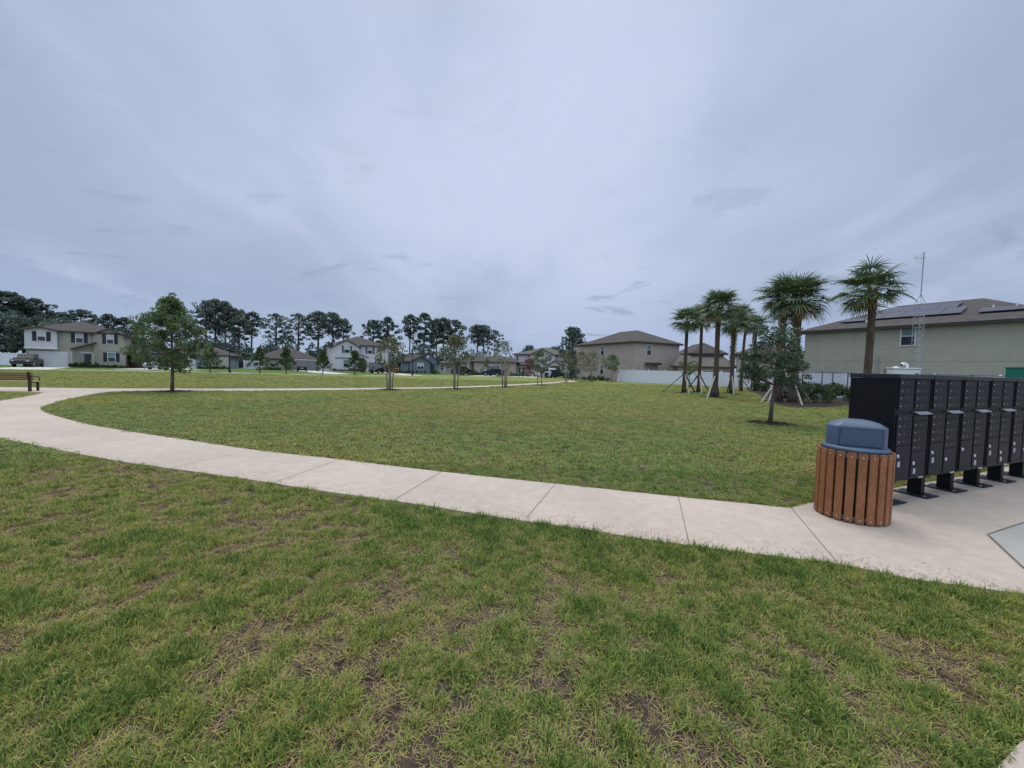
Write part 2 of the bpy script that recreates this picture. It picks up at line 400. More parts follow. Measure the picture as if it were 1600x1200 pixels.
for a, b in (((868,758),(822,813)), ((690,739),(616,784)), ((1060,779),(1077,856)), ((1236,796),(1309,884)), ((530,720),(430,756)), ((395,704),(270,733))):
    A, B = G(*a), G(*b); d = (B-A).normalized(); n = Vector((-d.y, d.x, 0))*.0035
    q = [A-n, B-n, B+n, A+n]; me = bpy.data.meshes.new('joint')
    me.from_pydata([(v.x, v.y, gz(v.y)+.0235) for v in q], [], [(0,1,2,3)]); me.materials.append(M['joint'])
    j = bpy.data.objects.new('joint', me); COL.objects.link(j); j.parent = path
ramp = [g2(1543,839), g2(1600,893), (4.9, 2.3), (9.0, 2.9), (11.5, 6.2), g2(1600,820)]
sheet('pavement', ramp, 'path2', .026, .05, 'greyer concrete ramp slab set in the mailbox pad')
for a, b in ((0, 1), (5, 0)):
    A, B = Vector(ramp[a]+(0,)), Vector(ramp[b]+(0,)); d = (B-A).normalized(); n = Vector((-d.y, d.x, 0))*.006
    me = bpy.data.meshes.new('joint'); me.from_pydata([(v.x, v.y, gz(v.y)+.0305) for v in (A-n, B-n, B+n, A+n)], [], [(0,1,2,3)])
    me.materials.append(M['joint']); j = bpy.data.objects.new('joint', me); COL.objects.link(j); j.parent = bpy.data.objects['pavement']
near_walk = [g2(1600,1160), g2(1558,1202), (1.6, .6), (2.6, .2), (6, 1.4), (5.0, 2.0)]
near_walk = [(2.27, 1.60), (1.97, 1.46), (1.2, .9), (2.2, -.2), (5.0, .6), (4.0, 2.25)]
sheet('pavement', near_walk, 'path', .02, .07, 'corner of a concrete walk at the bottom of the lawn')
# far pavement with driveways
SW = [(-75, 38.5), (-57.2, 43.2), (-48.8, 49.6), (-34.9, 52.6), (-23, 55.4), (-16.1, 60.5), (-11, 66), (-4, 72), (3, 76)]
sheet('pavement', SW + [(x-.35, y+1.35) for x, y in reversed(SW)], 'drive', .02, .08, 'thin concrete pavement along the far edge of the park')

yard = [(x-.35, y+1.36) for x, y in SW] + [(12, 79), (10, 92), (-8, 96), (-45, 96), (-62, 84), (-75, 70), (-90, 58), (-90, 40)]
sheet('lawn', yard, 'yard', .008, .03, 'greener front lawns of the houses beyond the far pavement')
# ------------------------------------------------------------------ houses
class House:
    def __init__(s, name, label, pl, Yl, pr, Yr, group='houses round the park', W=None):
        L_, R_ = P(pl, Yl), P(pr, Yr); s.u = Vector((R_.x-L_.x, R_.y-L_.y, 0)); s.W = s.u.length; s.u.normalize()
        s.n = Vector((-s.u.y, s.u.x, 0)); s.o = Vector((L_.x, L_.y, gz((Yl+Yr)/2)))
        s.root = thing(name, label, 'house', s.o, math.atan2(s.u.y, s.u.x), group)
    def px(s, px, py, face='front', k=0):
        d = ray(px, py)
        if face == 'front': pn, pt = s.n, s.o + s.n*k
        else: pn, pt = s.u, s.o + s.u*k
        t = (pt-CAM).dot(pn)/d.dot(pn); q = CAM + d*t - s.o
        return (q.dot(s.u) if face == 'front' else q.dot(s.n)), q.z
    def wall(s, u0, u1, v0, v1, h, m, z0=-.3, name='wall'):
        return MB().box(u0, u1, v0, v1, z0, h).build(name, m, s.root)
    def hip(s, u0, u1, v0, v1, ze, rise, m='roof', over=.45, ins=None, parent=None):
        u0 -= over; u1 += over; v0 -= over; v1 += over; b = MB()
        du, dv = u1-u0, v1-v0
        if du >= dv:
            i = ins if ins is not None else dv/2; r0_, r1_ = (u0+i, (v0+v1)/2), (u1-i, (v0+v1)/2)
        else:
            i = ins if ins is not None else du/2; r0_, r1_ = ((u0+u1)/2, v0+i), ((u0+u1)/2, v1-i)
        zt = ze+rise; c = [(u0,v0),(u1,v0),(u1,v1),(u0,v1)]
        vs = [(x,y,ze+.02) for x,y in c] + [(*r0_, zt), (*r1_, zt)]
        if du >= dv: fs = [(0,1,5,4),(1,2,5),(2,3,4,5),(3,0,4)]
        else: fs = [(0,1,4),(1,2,5,4),(2,3,5),(3,0,4,5)]
        b.add(vs, fs); o = b.build('roof', m, s.root)
        f = MB().box(u0+.02, u1-.02, v0+.02, v1-.02, ze-.2, ze+.018); f.build('fascia', 'fascia', o)
        return o
    def gable(s, u0, u1, v0, v1, ze, rise, wm, m='roof', over=.35, rm=None):
        """ridge runs inwards: the gable faces the front"""
        uc = (u0+u1)/2; a0, a1 = u0-over, u1+over; k = rise/((u1-u0)/2); zo = ze - k*over
        b = MB(); t = .16
        b.add([(a0,v0-over,zo),(uc,v0-over,ze+rise),(uc,v1,ze+rise),(a0,v1,zo),(a1,v0-over,zo),(a1,v1,zo)], [(0,1,2,3),(1,4,5,2)])
        b.add([(a0,v0-over,zo-t),(uc,v0-over,ze+rise-t),(uc,v1,ze+rise-t),(a0,v1,zo-t),(a1,v0-over,zo-t),(a1,v1,zo-t)], [(3,2,1,0),(2,5,4,1)])
        o = b.build('roof', m, s.root)
        f = MB(); tt = .2
        f.add([(a0,v0-over-.02,zo+.02),(uc,v0-over-.02,ze+rise+.02),(uc,v0-over-.02,ze+rise-tt),(a0,v0-over-.02,zo-tt)], [(0,1,2,3)])
        f.add([(a1,v0-over-.02,zo+.02),(uc,v0-over-.02,ze+rise+.02),(uc,v0-over-.02,ze+rise-tt),(a1,v0-over-.02,zo-tt)], [(0,3,2,1)])
        for q in (0, 1):
            x = (a0, a1)[q]; f.box(x-.02, x+.02, v0-over-.02, v1, zo-tt, zo+.01)
        f.build('fascia', 'fascia', o)
        MB().prism([(u0,ze-.25),(u1,ze-.25),(u1,ze),(uc,ze+rise-.02),(u0,ze)], v0+.003, v0+.25).build('gable_wall', wm, s.root)
        return o
    def map(s, face, k):
        if face == 'front': return lambda a, d, z: (a, k-d, z)
        if face == 'right': return lambda a, d, z: (k+d, a, z)
        return lambda a, d, z: (k-d, a, z)
    def fbox(s, b, f, a0, a1, d0, d1, z0, z1):
        p = [f(a, d, z) for a in (a0, a1) for d in (d0, d1) for z in (z0, z1)]
        xs, ys, zs = zip(*p); b.box(min(xs), max(xs), min(ys), max(ys), min(zs), max(zs))
    def window(s, a0, a1, z0, z1, face='front', k=0, shut=None, sw=.42, blind=None, pane='glass', mull=False):
        f = s.map(face, k); b = MB(); w = .07
        s.fbox(b, f, a0-w, a1+w, 0, .05, z1, z1+w); s.fbox(b, f, a0-w, a1+w, 0, .07, z0-w, z0)
        s.fbox(b, f, a0-w, a0, 0, .05, z0, z1); s.fbox(b, f, a1, a1+w, 0, .05, z0, z1)
        zm = (z0+z1)/2; s.fbox(b, f, a0, a1, 0, .035, zm-.03, zm+.03)
        if mull: am = (a0+a1)/2; s.fbox(b, f, am-.03, am+.03, 0, .034, z0, zm-.03); s.fbox(b, f, am-.03, am+.03, 0, .034, zm+.03, z1)
        wn = b.build('window', 'trim', s.root)
        g = MB(); s.fbox(g, f, a0, a1, .004, .014, z0, zm-.03); g.build('pane', pane, wn)
        g = MB(); s.fbox(g, f, a0, a1, .004, .014, zm+.03, z1); g.build('pane', blind or pane, wn)
        if shut:
            for x0 in (a0-w-sw-.02, a1+w+.02):
                q = MB(); s.fbox(q, f, x0, x0+sw, 0, .04, z0-.04, z1+.04)
                n = 9; hh = (z1-z0)/n
                for i in range(n): s.fbox(q, f, x0+.05, x0+sw-.05, .04, .052, z0+hh*i+.02, z0+hh*(i+1)-.03)
                q.build('shutter', shut, s.root)
        return wn
    def garage(s, a0, a1, z1, face='front', k=0, m='gdoor', trim='trim', z0=0):
        f = s.map(face, k); b = MB(); n = 4; hh = (z1-z0)/n
        s.fbox(b, f, a0, a1, 0, .02, z0, z1)
        cols = max(2, int((a1-a0)/.62)); cw = (a1-a0)/cols
        for i in range(n):
            for j in range(cols): s.fbox(b, f, a0+cw*j+.05, a0+cw*(j+1)-.05, .02, .035, z0+hh*i+.06, z0+hh*(i+1)-.06)
        b.build('garage_door', m, s.root)
        t = MB(); s.fbox(t, f, a0-.12, a1+.12, 0, .06, z1+.002, z1+.16); s.fbox(t, f, a0-.12, a0-.002, 0, .05, z0, z1); s.fbox(t, f, a1+.002, a1+.12, 0, .05, z0, z1)
        t.build('door_trim', trim, s.root)
    def door(s, a0, a1, z1, face='front', k=0, m='doord'):
        f = s.map(face, k); b = MB(); s.fbox(b, f, a0, a1, 0, .03, 0, z1)
        for i in range(3):
            for j in range(2):
                w = (a1-a0)/2; s.fbox(b, f, a0+w*j+.1, a0+w*(j+1)-.1, .03, .045, .15+i*z1/3.2, .1+(i+.85)*z1/3.2)
        o = b.build('front_door', m, s.root)
        h = MB(); s.fbox(h, f, a1-.1, a1-.05, .045, .1, .95, 1.1); h.build('handle', 'steel', o)
    def trimbox(s, name, m, a0, a1, z0, z1, d0=0, d1=.05, face='front', k=0):
        b = MB(); s.fbox(b, s.map(face, k), a0, a1, d0, d1, z0, z1); return b.build(name, m, s.root)
    def drive(s, a0, a1, length, k=0, spread=0, v0=None):
        pts = []
        for a, v in ((a0, k), (a1, k), (a1+spread, k-length), (a0-spread, k-length)):
            q = s.o + s.u*a + s.n*v; pts.append((q.x, q.y))
        sheet('driveway', pts, 'drive', .015, .06, None)
def rect(h, x0, y0, x1, y1, face='front', k=0):
    a0, _ = h.px(x0, (y0+y1)/2, face, k); a1, _ = h.px(x1, (y0+y1)/2, face, k)
    _, z1 = h.px((x0+x1)/2, y0, face, k); _, z0 = h.px((x0+x1)/2, y1, face, k)
    return min(a0,a1), max(a0,a1), z0, z1
z1c = lambda x, y: (x/6, 440+y/6)                 # crop coordinates I measured in
z2c = lambda x, y: (200+x/6, 440+y/6)
z3c = lambda x, y: (440+x/6, 440+y/6)
z4c = lambda x, y: (680+x/6, 440+y/6)
z5c = lambda x, y: (840+x/7.273, 480+y/7.273)
def R4(h, zc, x0, y0, x1, y1, face='front', k=0):
    return rect(h, *zc(x0, y0), *zc(x1, y1), face, k)
# house A: the sage two-storey one on the far left
h = House('sage_house', 'sage green two-storey house with a grey gabled bay over its white garage door', 41, 56, 194, 62.5)
W = h.W; D = 11; U = lambda x, y=600: h.px(*z1c(x, y))[0]; Z = lambda x, y: h.px(*z1c(x, y))[1]
ze = Z(700, 468)
h.wall(0, W, 0, D, ze, 'sage')
uA = U(545); h.hip(0, W, 0, D, ze, Z(860, 380)-ze+.35, 'roof')
a = (U(242), uA, Z(400, 618), Z(400, 470))
h.wall(a[0], a[1], -.6, 0, ze, 'lightgrey', z0=a[2], name='bay_wall'); h.gable(a[0], a[1], -.6, 4, ze, Z(400, 420)-ze-.05, 'lightgrey')
h.trimbox('bay_sill', 'trim', a[0]-.05, a[1]+.05, a[2]-.2, a[2]+.02, 0, .1, k=-.6)
g0 = U(880); h.wall(g0, W-.01, -.35, 0, ze, 'sage', name='gable_bay'); h.gable(g0, W, -.35, 5, ze-.1, Z(1040, 440)-ze+.1, 'sage')
h.window(*R4(h, z1c, 352, 470, 425, 555, k=-.6), k=-.6, shut='shutter', blind='blind')
h.window(*R4(h, z1c, 712, 485, 776, 572), shut='shutter', blind='blind')
h.window(*R4(h, z1c, 1002, 498, 1062, 583, k=-.35), k=-.35, shut='shutter', blind='blind')
h.window(*R4(h, z1c, 1012, 668, 1078, 750, k=-.35), k=-.35, shut='shutter', blind='glassg')
q = R4(h, z1c, 288, 665, 668, 786); h.garage(q[0], q[1], max(2.0, q[3]))
q = R4(h, z1c, 790, 665, 858, 775); h.door(q[0], q[1], 2.1)
h.trimbox('porch_lintel', 'trim', U(745), U(862), 2.25, 2.45, 0, .12)
b = MB(); ua, za = h.px(*z1c(672, 630)); ub, zb_ = h.px(*z1c(910, 570)); b.prism([(ua, za-.12), (ua, za+.02), (ub, zb_+.02), (ub, zb_-.12)], -1.2, .02)
b.build('porch_roof', 'fascia', h.root)
for x in (660, 880):
    MB().box(U(x)-.12, U(x)+.12, -1.1, -.86, -.3, 2.3).build('porch_post', 'sage', h.root)
h.window(D*.45, D*.45+.5, 3.6, 4.5, face='right', k=W)
h.trimbox('string_course', 'sage', U(920), W, Z(1040, 655), Z(1040, 645), 0, .05, k=-.35)
h.drive(U(278), U(680), 19, spread=.6)
HA = h
# house B: small tan garage seen between
h = House('tan_garage_house', 'low tan house with a pale garage door, half hidden behind the spreading tree', 222, 66, 247, 68)
W = h.W; ze = h.px(*z2c(220, 672))[1]
h.wall(0, W, 0, 8, ze, 'tan'); h.hip(-1.0, W, 0, 9, ze, h.px(*z2c(150, 630))[1]-ze+.3, 'roof', over=.4)
q = R4(h, z2c, 185, 712, 262, 800); h.garage(max(.2, q[0]), q[1], 2.0, m='gdoort')
h.drive(.1, W+.5, 12, spread=.8)
# house C: blue-grey
h = House('blue_grey_house', 'blue-grey single-storey house with a hipped roof beside the first street lamp', 248, 71, 357.5, 76)
W = h.W; ze = h.px(*z2c(905, 692))[1]; D = 13
h.wall(0, W, 0, D, ze, 'blue'); zt = h.px(*z2c(700, 568))[1]
h.hip(0, W, 0, D, ze, zt-ze, 'roof')
u1 = h.px(*z2c(860, 740))[0]; h.wall(u1, W-.01, -.3, 0, ze-.25, 'beige', name='stone_pier')
h.garage(.8, 5.2, 2.0, m='lightgrey'); h.door(7, 7.9, 2.05)
h.window(*R4(h, z2c, 790, 735, 850, 785), blind='blind', mull=True)
h.window(4, 4.7, .9, 1.8, face='right', k=W); h.window(6, 6.7, .9, 1.8, face='right', k=W)
h.drive(.4, 5.6, 18, spread=1)
# house D: taupe with the black car
h = House('taupe_house', 'taupe single-storey house with a broad hipped roof behind the parked black hatchback', 412, 78, 494.5, 84)
W = h.W; ze = h.px(*z3c(200, 722))[1]; D = 12; zt = h.px(*z3c(70, 600))[1]
h.wall(0, W, 0, D, ze, 'beige'); h.hip(0, W, 0, D, ze, zt-ze, 'roof')
u0_ = h.px(*z3c(115, 780))[0]; h.wall(u0_, W+.01, -.8, 0, ze-.02, 'gdoorb', name='garage_front'); h.trimbox('frieze_board', 'trim', u0_, W, ze-.45, ze-.22, 0, .04, k=-.8)
h.garage(u0_+.4, W-.5, 2.05, k=-.8, m='gdoorb', trim='gdoorb')
h.window(1.2, 2.0, .7, 1.9, blind='blind'); h.hip(1, 5, -1.0, 4, ze-.15, 1.1, 'roof', over=.3)
h.drive(u0_-.5, W+.3, 27, k=-.8, spread=-.5)
# house E: white two-storey
h = House('white_gabled_house', 'white two-storey house with one front gable and slate blue shutters', 520.5, 81, 606, 87)
W = h.W; ze = h.px(*z3c(820, 600))[1]; D = 11; U = lambda x, y=600: h.px(*z3c(x, y))[0]; Z = lambda x, y: h.px(*z3c(x, y))[1]
h.wall(0, W, 0, D, ze, 'whitest'); h.hip(0, W, 0, D, ze, Z(770, 503)-ze, 'roof')
u1 = U(722); h.wall(.01, u1, -.7, 0, ze, 'whitest', name='gable_bay'); h.gable(0, u1, -.7, 5, ze-.35, Z(605, 545)-ze+.35, 'whitest')
h.window(*R4(h, z3c, 588, 605, 638, 668, k=-.7), k=-.7, shut='teal', sw=.38, blind='blind')
h.window(*R4(h, z3c, 808, 615, 850, 675), shut='teal', sw=.38, blind='blind')
h.window(*R4(h, z3c, 580, 735, 630, 800, k=-.7), k=-.7, blind='glassg')
h.trimbox('string_course', 'gdoorb', .3, u1-.1, Z(600, 722), Z(600, 712), 0, .1, k=-.7)
b = MB(); ua, za = U(715), Z(715, 680); ub, zb_ = U(805), Z(805, 712); b.prism([(ua-1.2, za-.5), (ua-1.2, za-.36), (ua, za), (ub, zb_), (ub, zb_-.15), (ua, za-.15)], -1.6, -.72); b.build('porch_roof', 'fascia', h.root)
MB().box(ub-.5, ub-.1, -1.5, -1.1, -.3, zb_-.15).build('porch_post', 'whitest', h.root)
q = R4(h, z3c, 815, 755, 905, 845); h.garage(q[0], min(q[1]+1.2, W-.3), 2.15, m='gdoorb')
h.door(U(745), U(775), 2.1)
h.drive(q[0]-.1, W-.2, 26, spread=-.4)
# house F: dark blue bungalow with round vent
h = House('slate_bungalow', 'slate blue bungalow with a round white vent in its front gable', 626, 84, 683, 86)
W = h.W; U = lambda x, y=800: h.px(*z3c(x, y))[0]; Z = lambda x, y: h.px(*z3c(x, y))[1]; ze = Z(1130, 745); D = 12
h.wall(0, W, 0, D, ze, 'blued'); h.gable(U(1290), W+.2, -.2, D, ze+.35, Z(1370, 660)-ze-.35, 'blued', over=.3); h.wall(U(1290), W+.2, -.2, 0, ze+.35, 'blued', name='gable_bay')
h.hip(-.2, U(1380), 0, D, ze, Z(1370, 665)-ze-.2, 'roof', ins=4)
h.wall(U(1200), U(1390), -1.0, -.21, ze, 'blued', name='front_bay'); h.gable(U(1200), U(1395), -1.0, 1, ze-.05, Z(1312, 705)-ze+.1, 'blued', over=.25)
cc = MB(); uc, zc = U(1368), Z(1368, 705); cc.tube([(uc, -.2, zc), (uc, -.27, zc)], .32, 20); cc.build('gable_vent', 'trim', h.root)
q = R4(h, z3c, 1275, 765, 1330, 820, k=-1); h.window(*q, k=-1, blind='blind', mull=True)
q = R4(h, z3c, 1395, 760, 1420, 850); h.door(q[0]-.1, q[1]+.3, 2.1, k=-.2)
h.window(1.5, 2.2, .8, 1.8); h.window(3, 3.5, .8, 1.8)
# house G: tan garage front next to it
h = House('tan_low_house', 'tan house with a white-topped low garage front, left of the parked navy SUV', 684, 86, 717, 86)
W = h.W; ze = h.px(*z4c(100, 770))[1]; h.wall(0, W, 0, 10, ze, 'tan'); h.hip(0, W+2, 0, 10, ze+.1, 1.3, 'roof2')
h.trimbox('parapet_cap', 'trim', -.1, W-.6, ze-.1, ze+.12, 0, .12); h.garage(W*.35, W-.5, 2.1, m='gdoort')
h.window(.6, 1.3, .9, 1.9)
# house H: brown hipped with navy hatch
h = House('brown_roofed_house', 'tan single-storey house with a wide brown hipped roof and a recessed entry', 718, 84, 806, 82)
W = h.W; U = lambda x, y=800: h.px(*z4c(x, y))[0]; Z = lambda x, y: h.px(*z4c(x, y))[1]; ze = Z(500, 750); D = 11
h.wall(0, W, 1.2, D, ze-.2, 'tan'); h.hip(-.8, W*.55, 1.2, D, ze-.3, 1.9, 'roof')
u0_ = U(368); h.wall(u0_, W, -.6, 1.2, ze, 'tan', name='garage_front'); h.hip(u0_-.4, W+.2, -.6, D, ze, Z(500, 680)-ze, 'roof')
q = R4(h, z4c, 480, 790, 610, 865, k=-.6); h.garage(q[0], q[1], 2.1, k=-.6, m='gdoorb')
MB().box(U(305), U(325), -.2, .2, -.3, ze-.3).build('porch_post', 'beige', h.root); h.door(U(335), U(358), 2.1, k=1.2)
h.window(.5, 1.4, .7, 1.9, k=1.2, blind='blind')
h.wall(W+.02, W+3.6, 1, 9, ze-.5, 'beige', name='side_wing'); h.hip(W, W+3.6, 1, 9, ze-.5, .9, 'roof')
h.window(W+.4, W+.9, .7, 1.9, k=1); h.window(W+1.2, W+1.8, .7, 1.9, k=1)
h.drive(q[0]-.3, q[1]+.3, 12, k=-.6, spread=.3)
# house I: white two-storey 2
h = House('white_porch_house', 'white two-storey house with a wide front gable and a small gabled porch', 803, 90, 883, 86)
W = h.W; U = lambda x, y=800: h.px(*z4c(x, y))[0]; Z = lambda x, y: h.px(*z4c(x, y))[1]; ze = Z(800, 680); D = 11
h.wall(0, W, 0, D, ze, 'whitest'); h.hip(0, W, 0, D, ze, Z(960, 605)-ze, 'roof2')
h.wall(U(890), U(1130), -.6, 0, ze, 'whitest', name='gable_bay'); h.gable(U(890), U(1130), -.6, 4, ze-.1, Z(1010, 630)-ze+.1, 'whitest', m='roof2')
h.window(*R4(h, z4c, 765, 690, 780, 738)); h.window(*R4(h, z4c, 935, 685, 965, 740, k=-.6), k=-.6, mull=True); h.window(*R4(h, z4c, 1060, 690, 1090, 742, k=-.6), k=-.6, mull=True)
h.window(*R4(h, z4c, 1170, 695, 1200, 715))
q = R4(h, z4c, 935, 800, 1060, 880, k=-.6); h.garage(q[0], q[1], 2.1, k=-.6, m='gdoorb')
h.gable(U(1085), U(1200), -2.2, 0, Z(1140, 775)-.1, Z(1140, 750)-Z(1140, 775)+.35, 'whitest', m='roof2', over=.25)
for x in (1090, 1195): MB().box(U(x)-.12, U(x)+.12, -2.15, -1.9, -.3, Z(1140, 775)-.1).build('porch_post', 'trim', h.root)
h.door(U(1150), U(1170), 2.1)
MB().box(U(880)-1.2, U(930), -2.6, -.61, -.3, 2.6).build('garden_wall', 'whitest', h.root)
h.drive(q[0]-.5, U(1080), 16, k=-.6, spread=1)
# house J: tan two-storey in the middle
h = House('tan_two_storey_house', 'plain tan two-storey house with small white windows behind the white fence', 895.5, 72, 990, 57.5)
W = h.W; ze = h.px(*z5c(740, 414))[1]; D = 9.2
h.wall(0, W, 0, D, ze, 'tan'); zt = h.px(*z5c(1110, 275), 'right', W)[1]
h.hip(2.6, W, 0, D, ze, 2.3, 'roof'); h.hip(0, 5, .3, D-.3, ze-.05, 1.1, 'roof', over=.4)
h.window(*R4(h, z5c, 722, 445, 757, 542), pane='glass', blind='glassg'); h.window(*R4(h, z5c, 713, 655, 748, 758), blind='glassg')
h.window(*R4(h, z5c, 1242, 430, 1288, 542, 'right', W), face='right', k=W, blind='glassg')
q = R4(h, z5c, 1212, 632, 1368, 655, 'right', W); b = MB(); f = h.map('right', W)
b.prism([(q[0], q[2]), (q[1], q[2]), (q[1]-.25, q[3]), (q[0]+.25, q[3])], W+.002, W+.9, 'x'); b.build('door_canopy', 'fascia', h.root)
q = R4(h, z5c, 1228, 680, 1300, 705, 'right', W); h.window(q[0], q[1], .6, 2.0, face='right', k=W, mull=True)
for zc in (h.px(*z5c(640, 618))[1],):
    h.trimbox('string_course', 'tan', 0, W, zc-.05, zc+.03, 0, .02)
    h.trimbox('string_course', 'tan', 0, D, zc-.05, zc+.03, 0, .02, face='right', k=W)
h.trimbox('downpipe', 'tan', .9, .98, 0, zc, 0, .08, face='right', k=W)
# houses K, L behind the fence
h = House('grey_roofed_house', 'low house with a big grey-brown hipped roof seen through the palm trunks', 1063, 56, 1142, 55)
W = h.W; z5 = lambda x, y: (1030+x/6, 440+y/6); ze = h.px(*z5(520, 665))[1]
h.wall(2.5, W, 3, 13, ze, 'tan'); h.hip(2.5, W, 3, 13, ze, h.px(*z5(470, 585), 'front', 8)[1]-ze, 'roof', over=.5)
zl = h.px(*z5(450, 795))[1]; h.wall(-.3, W+.4, 0, 3, zl, 'tan', name='rear_wall'); b = MB()
b.add([(-.9,-.5,zl),(W+.9,-.5,zl),(W-.2,3.0,ze-.35),(.5,3.0,ze-.35),(-.9,3.0,zl),(W+.9,3.0,zl)], [(0,1,2,3),(0,3,4),(1,5,2)]); o = b.build('roof', 'roof2', h.root)
MB().box(-.88, W+.88, -.48, 2.9, zl-.2, zl-.004).build('fascia', 'fascia', o)
for u_ in (3, 5.5, 8): h.window(u_, u_+1.6, .6, 2.0, mull=True)
h = House('hip_roofed_house', 'house behind the fence whose brown roof shows beside the booted palm trunks', 1150, 54, 1262, 50)
W = h.W; ze = h.px(*z5(800, 678))[1]
h.wall(0, W, 0, 11, ze, 'tan'); h.hip(0, W, 0, 11, ze, h.px(1200, 534.5, 'front', 5)[1]-ze, 'roof', over=.5)
h.window(2, 3, .9, 2.2); h.window(6, 7, .9, 2.2)
# house M: the big green-grey one on the right with solar panels
h = House('solar_panel_house', 'large green-grey two-storey house with solar panels on its brown roof', 1254, 34.7, 1592, 24.4)
D = 12; W = 13.6; z7 = lambda x, y: (1240+x/4.444, 380+y/4.444); z7b = lambda x, y: (1390+x/7.057, 450+y/7.057)
ze = h.px(*z7(500, 590))[1]; h.wall(0, W, 0, D, ze, 'sage2')
rise = 2.36; ov = .45; h.hip(0, W, 0, D, ze, rise, 'roof', over=ov, ins=4.9)
h.wall(W+.01, W+9, 2.2, D-.5, ze, 'sage2', name='rear_wing'); h.hip(W-3, W+9, 2.2, D-.5, ze-.02, 1.75, 'roof', over=ov)
h.window(*R4(h, z7, 750, 582, 842, 708), pane='glass', blind='glassg')
for zc in (h.px(*z7(300, 818))[1],):
    h.trimbox('string_course', 'sage2', 0, W+.0, zc-.03, zc+.03, 0, .015)
zc = h.px(*z7(300, 818))[1]
for u_ in (3.6, 8.6, 11.4):
    h.trimbox('control_joint', 'gdoort', u_, u_+.012, zc+.04, ze-.25, 0, .004)
h.trimbox('vent_pipe', 'galv', h.px(*z7(588, 850))[0]-.03, h.px(*z7(588, 850))[0]+.03, .5, zc+.35, 0, .1)
# roof slope frame for the panels: front plane from eave (v=-ov) to ridge (v=D/2)
run = D/2+ov; sl = math.atan2(rise, run); ln = math.hypot(run, rise)
def slope(u, s_, lift=0):             # s_ = distance up the slope from the eave
    return Vector((u, -ov + s_*math.cos(sl) - lift*math.sin(sl)*1, ze+.02 + s_*math.sin(sl) + lift*math.cos(sl)))
def panel(u0, s0, w, hgt, parent):
    b = MB(); t = []
    for lf in (.10, .14):
        for (uu, ss) in ((u0, s0), (u0+w, s0), (u0+w, s0+hgt), (u0, s0+hgt)): t.append(slope(uu, ss, lf))
    b.add(t, [(0,3,2,1),(4,5,6,7),(0,1,5,4),(1,2,6,5),(2,3,7,6),(3,0,4,7)])
    for uu in (u0+.2, u0+w-.2):
        a_ = slope(uu, s0+.1, .005); b.beam(a_, slope(uu, s0+.1, .1), .04)
    return b.build('solar_panel', 'solar', parent)
def pxslope(px, py):                  # pixel -> (u, s) on the front roof plane
    A = h.o + h.u*0 + h.n*(-ov) + Vector((0,0,ze+.02)); up_ = h.n*math.cos(sl) + Vector((0,0,math.sin(sl)))
    nn = h.u.cross(up_); d = ray(px, py); t = (A-CAM).dot(nn)/d.dot(nn); q = CAM + d*t - A
    return q.dot(h.u), q.dot(up_)
pw, ph = 1.66, 1.0
ps = [pxslope(*z7(590, 530)), pxslope(*z7(1230, 480)), pxslope(*z7(375, 552)), pxslope(*z7(1225, 490)), pxslope(*z7(1495, 445)), pxslope(*z7(1290, 440))]
print('panel px', [(round(a,1), round(b,1)) for a, b in ps])
# solar panels: three rows on the slope of house M (extents measured on the roof plane)
for s0, ua, ub in ((2.1, 3.6, 9.4), (3.92, 4.1, 9.0)):
    n_ = int((ub-ua)/1.07)
    for i_ in range(n_): panel(ua+1.07*i_, s0, 1.04, 1.79, h.root)
panel(2.1, 1.75, 1.69, 1.04, h.root)
panel(9.75, 1.9, 1.69, 1.04, h.root); panel(11.46, 1.9, .9, 1.04, h.root)
for uu, ss in ((3.9, 1.5), (10.2, 3.3), (11.2, 3.4)):
    q = slope(uu, ss); MB().tube([q, q+Vector((0,0,.22))], .06, 10).build('roof_vent', 'trim', h.root)

def gpt(x, y): return Vector((x, y, gz(y)))
def hz(px, py, Y):                     # height above the ground of what shows at (px,py) at depth Y
    d = ray(px, py); t = Y/d.y; return CH + d.z*t - gz(Y)
# ------------------------------------------------------------------ fences
def vinyl(name, label, pts, hgt=1.83):
    root = thing(name, label, 'fence', gpt(*pts[0]), 0, 'white vinyl fences')
    o_ = gpt(*pts[0])
    for a, b_ in zip(pts[:-1], pts[1:]):
        A, B = gpt(*a)-o_, gpt(*b_)-o_; L_ = (B-A).length; n = max(1, round(L_/2.4))
        pb = MB()
        for i in range(n):
            p, q = A.lerp(B, i/n), A.lerp(B, (i+1)/n); d = (q-p).normalized()
            z = Vector((0,0,1))
            pb.beam(p+d*.07+z*.1, q-d*.07+z*.1, .05, .14); pb.beam(p+d*.07+z*(hgt-.1), q-d*.07+z*(hgt-.1), .05, .16)
            m_ = 8
            for k in range(m_):
                c = p.lerp(q, (k+.5)/m_); w_ = (q-p).length/m_*.97
                pb.beam(c-d*w_/2+z*(hgt/2), c+d*w_/2+z*(hgt/2), .022, hgt-.3)
        pb.build('fence_panels' if False else 'fence_panel', 'white', root)
        for i in range(n+1):
            p = A.lerp(B, i/n); b2 = MB().box(p.x-.065, p.x+.065, p.y-.065, p.y+.065, p.z-.1, p.z+hgt+.03)
            b2.add([(p.x-.08,p.y-.08,p.z+hgt+.03),(p.x+.08,p.y-.08,p.z+hgt+.03),(p.x+.08,p.y+.08,p.z+hgt+.03),(p.x-.08,p.y+.08,p.z+hgt+.03),(p.x,p.y,p.z+hgt+.1)], [(0,1,4),(1,2,4),(2,3,4),(3,0,4),(0,3,2,1)])
            b2.build('post', 'white', root)
    return root
f0 = P(965.5, 57.2); f1 = P(1160, 46.5)
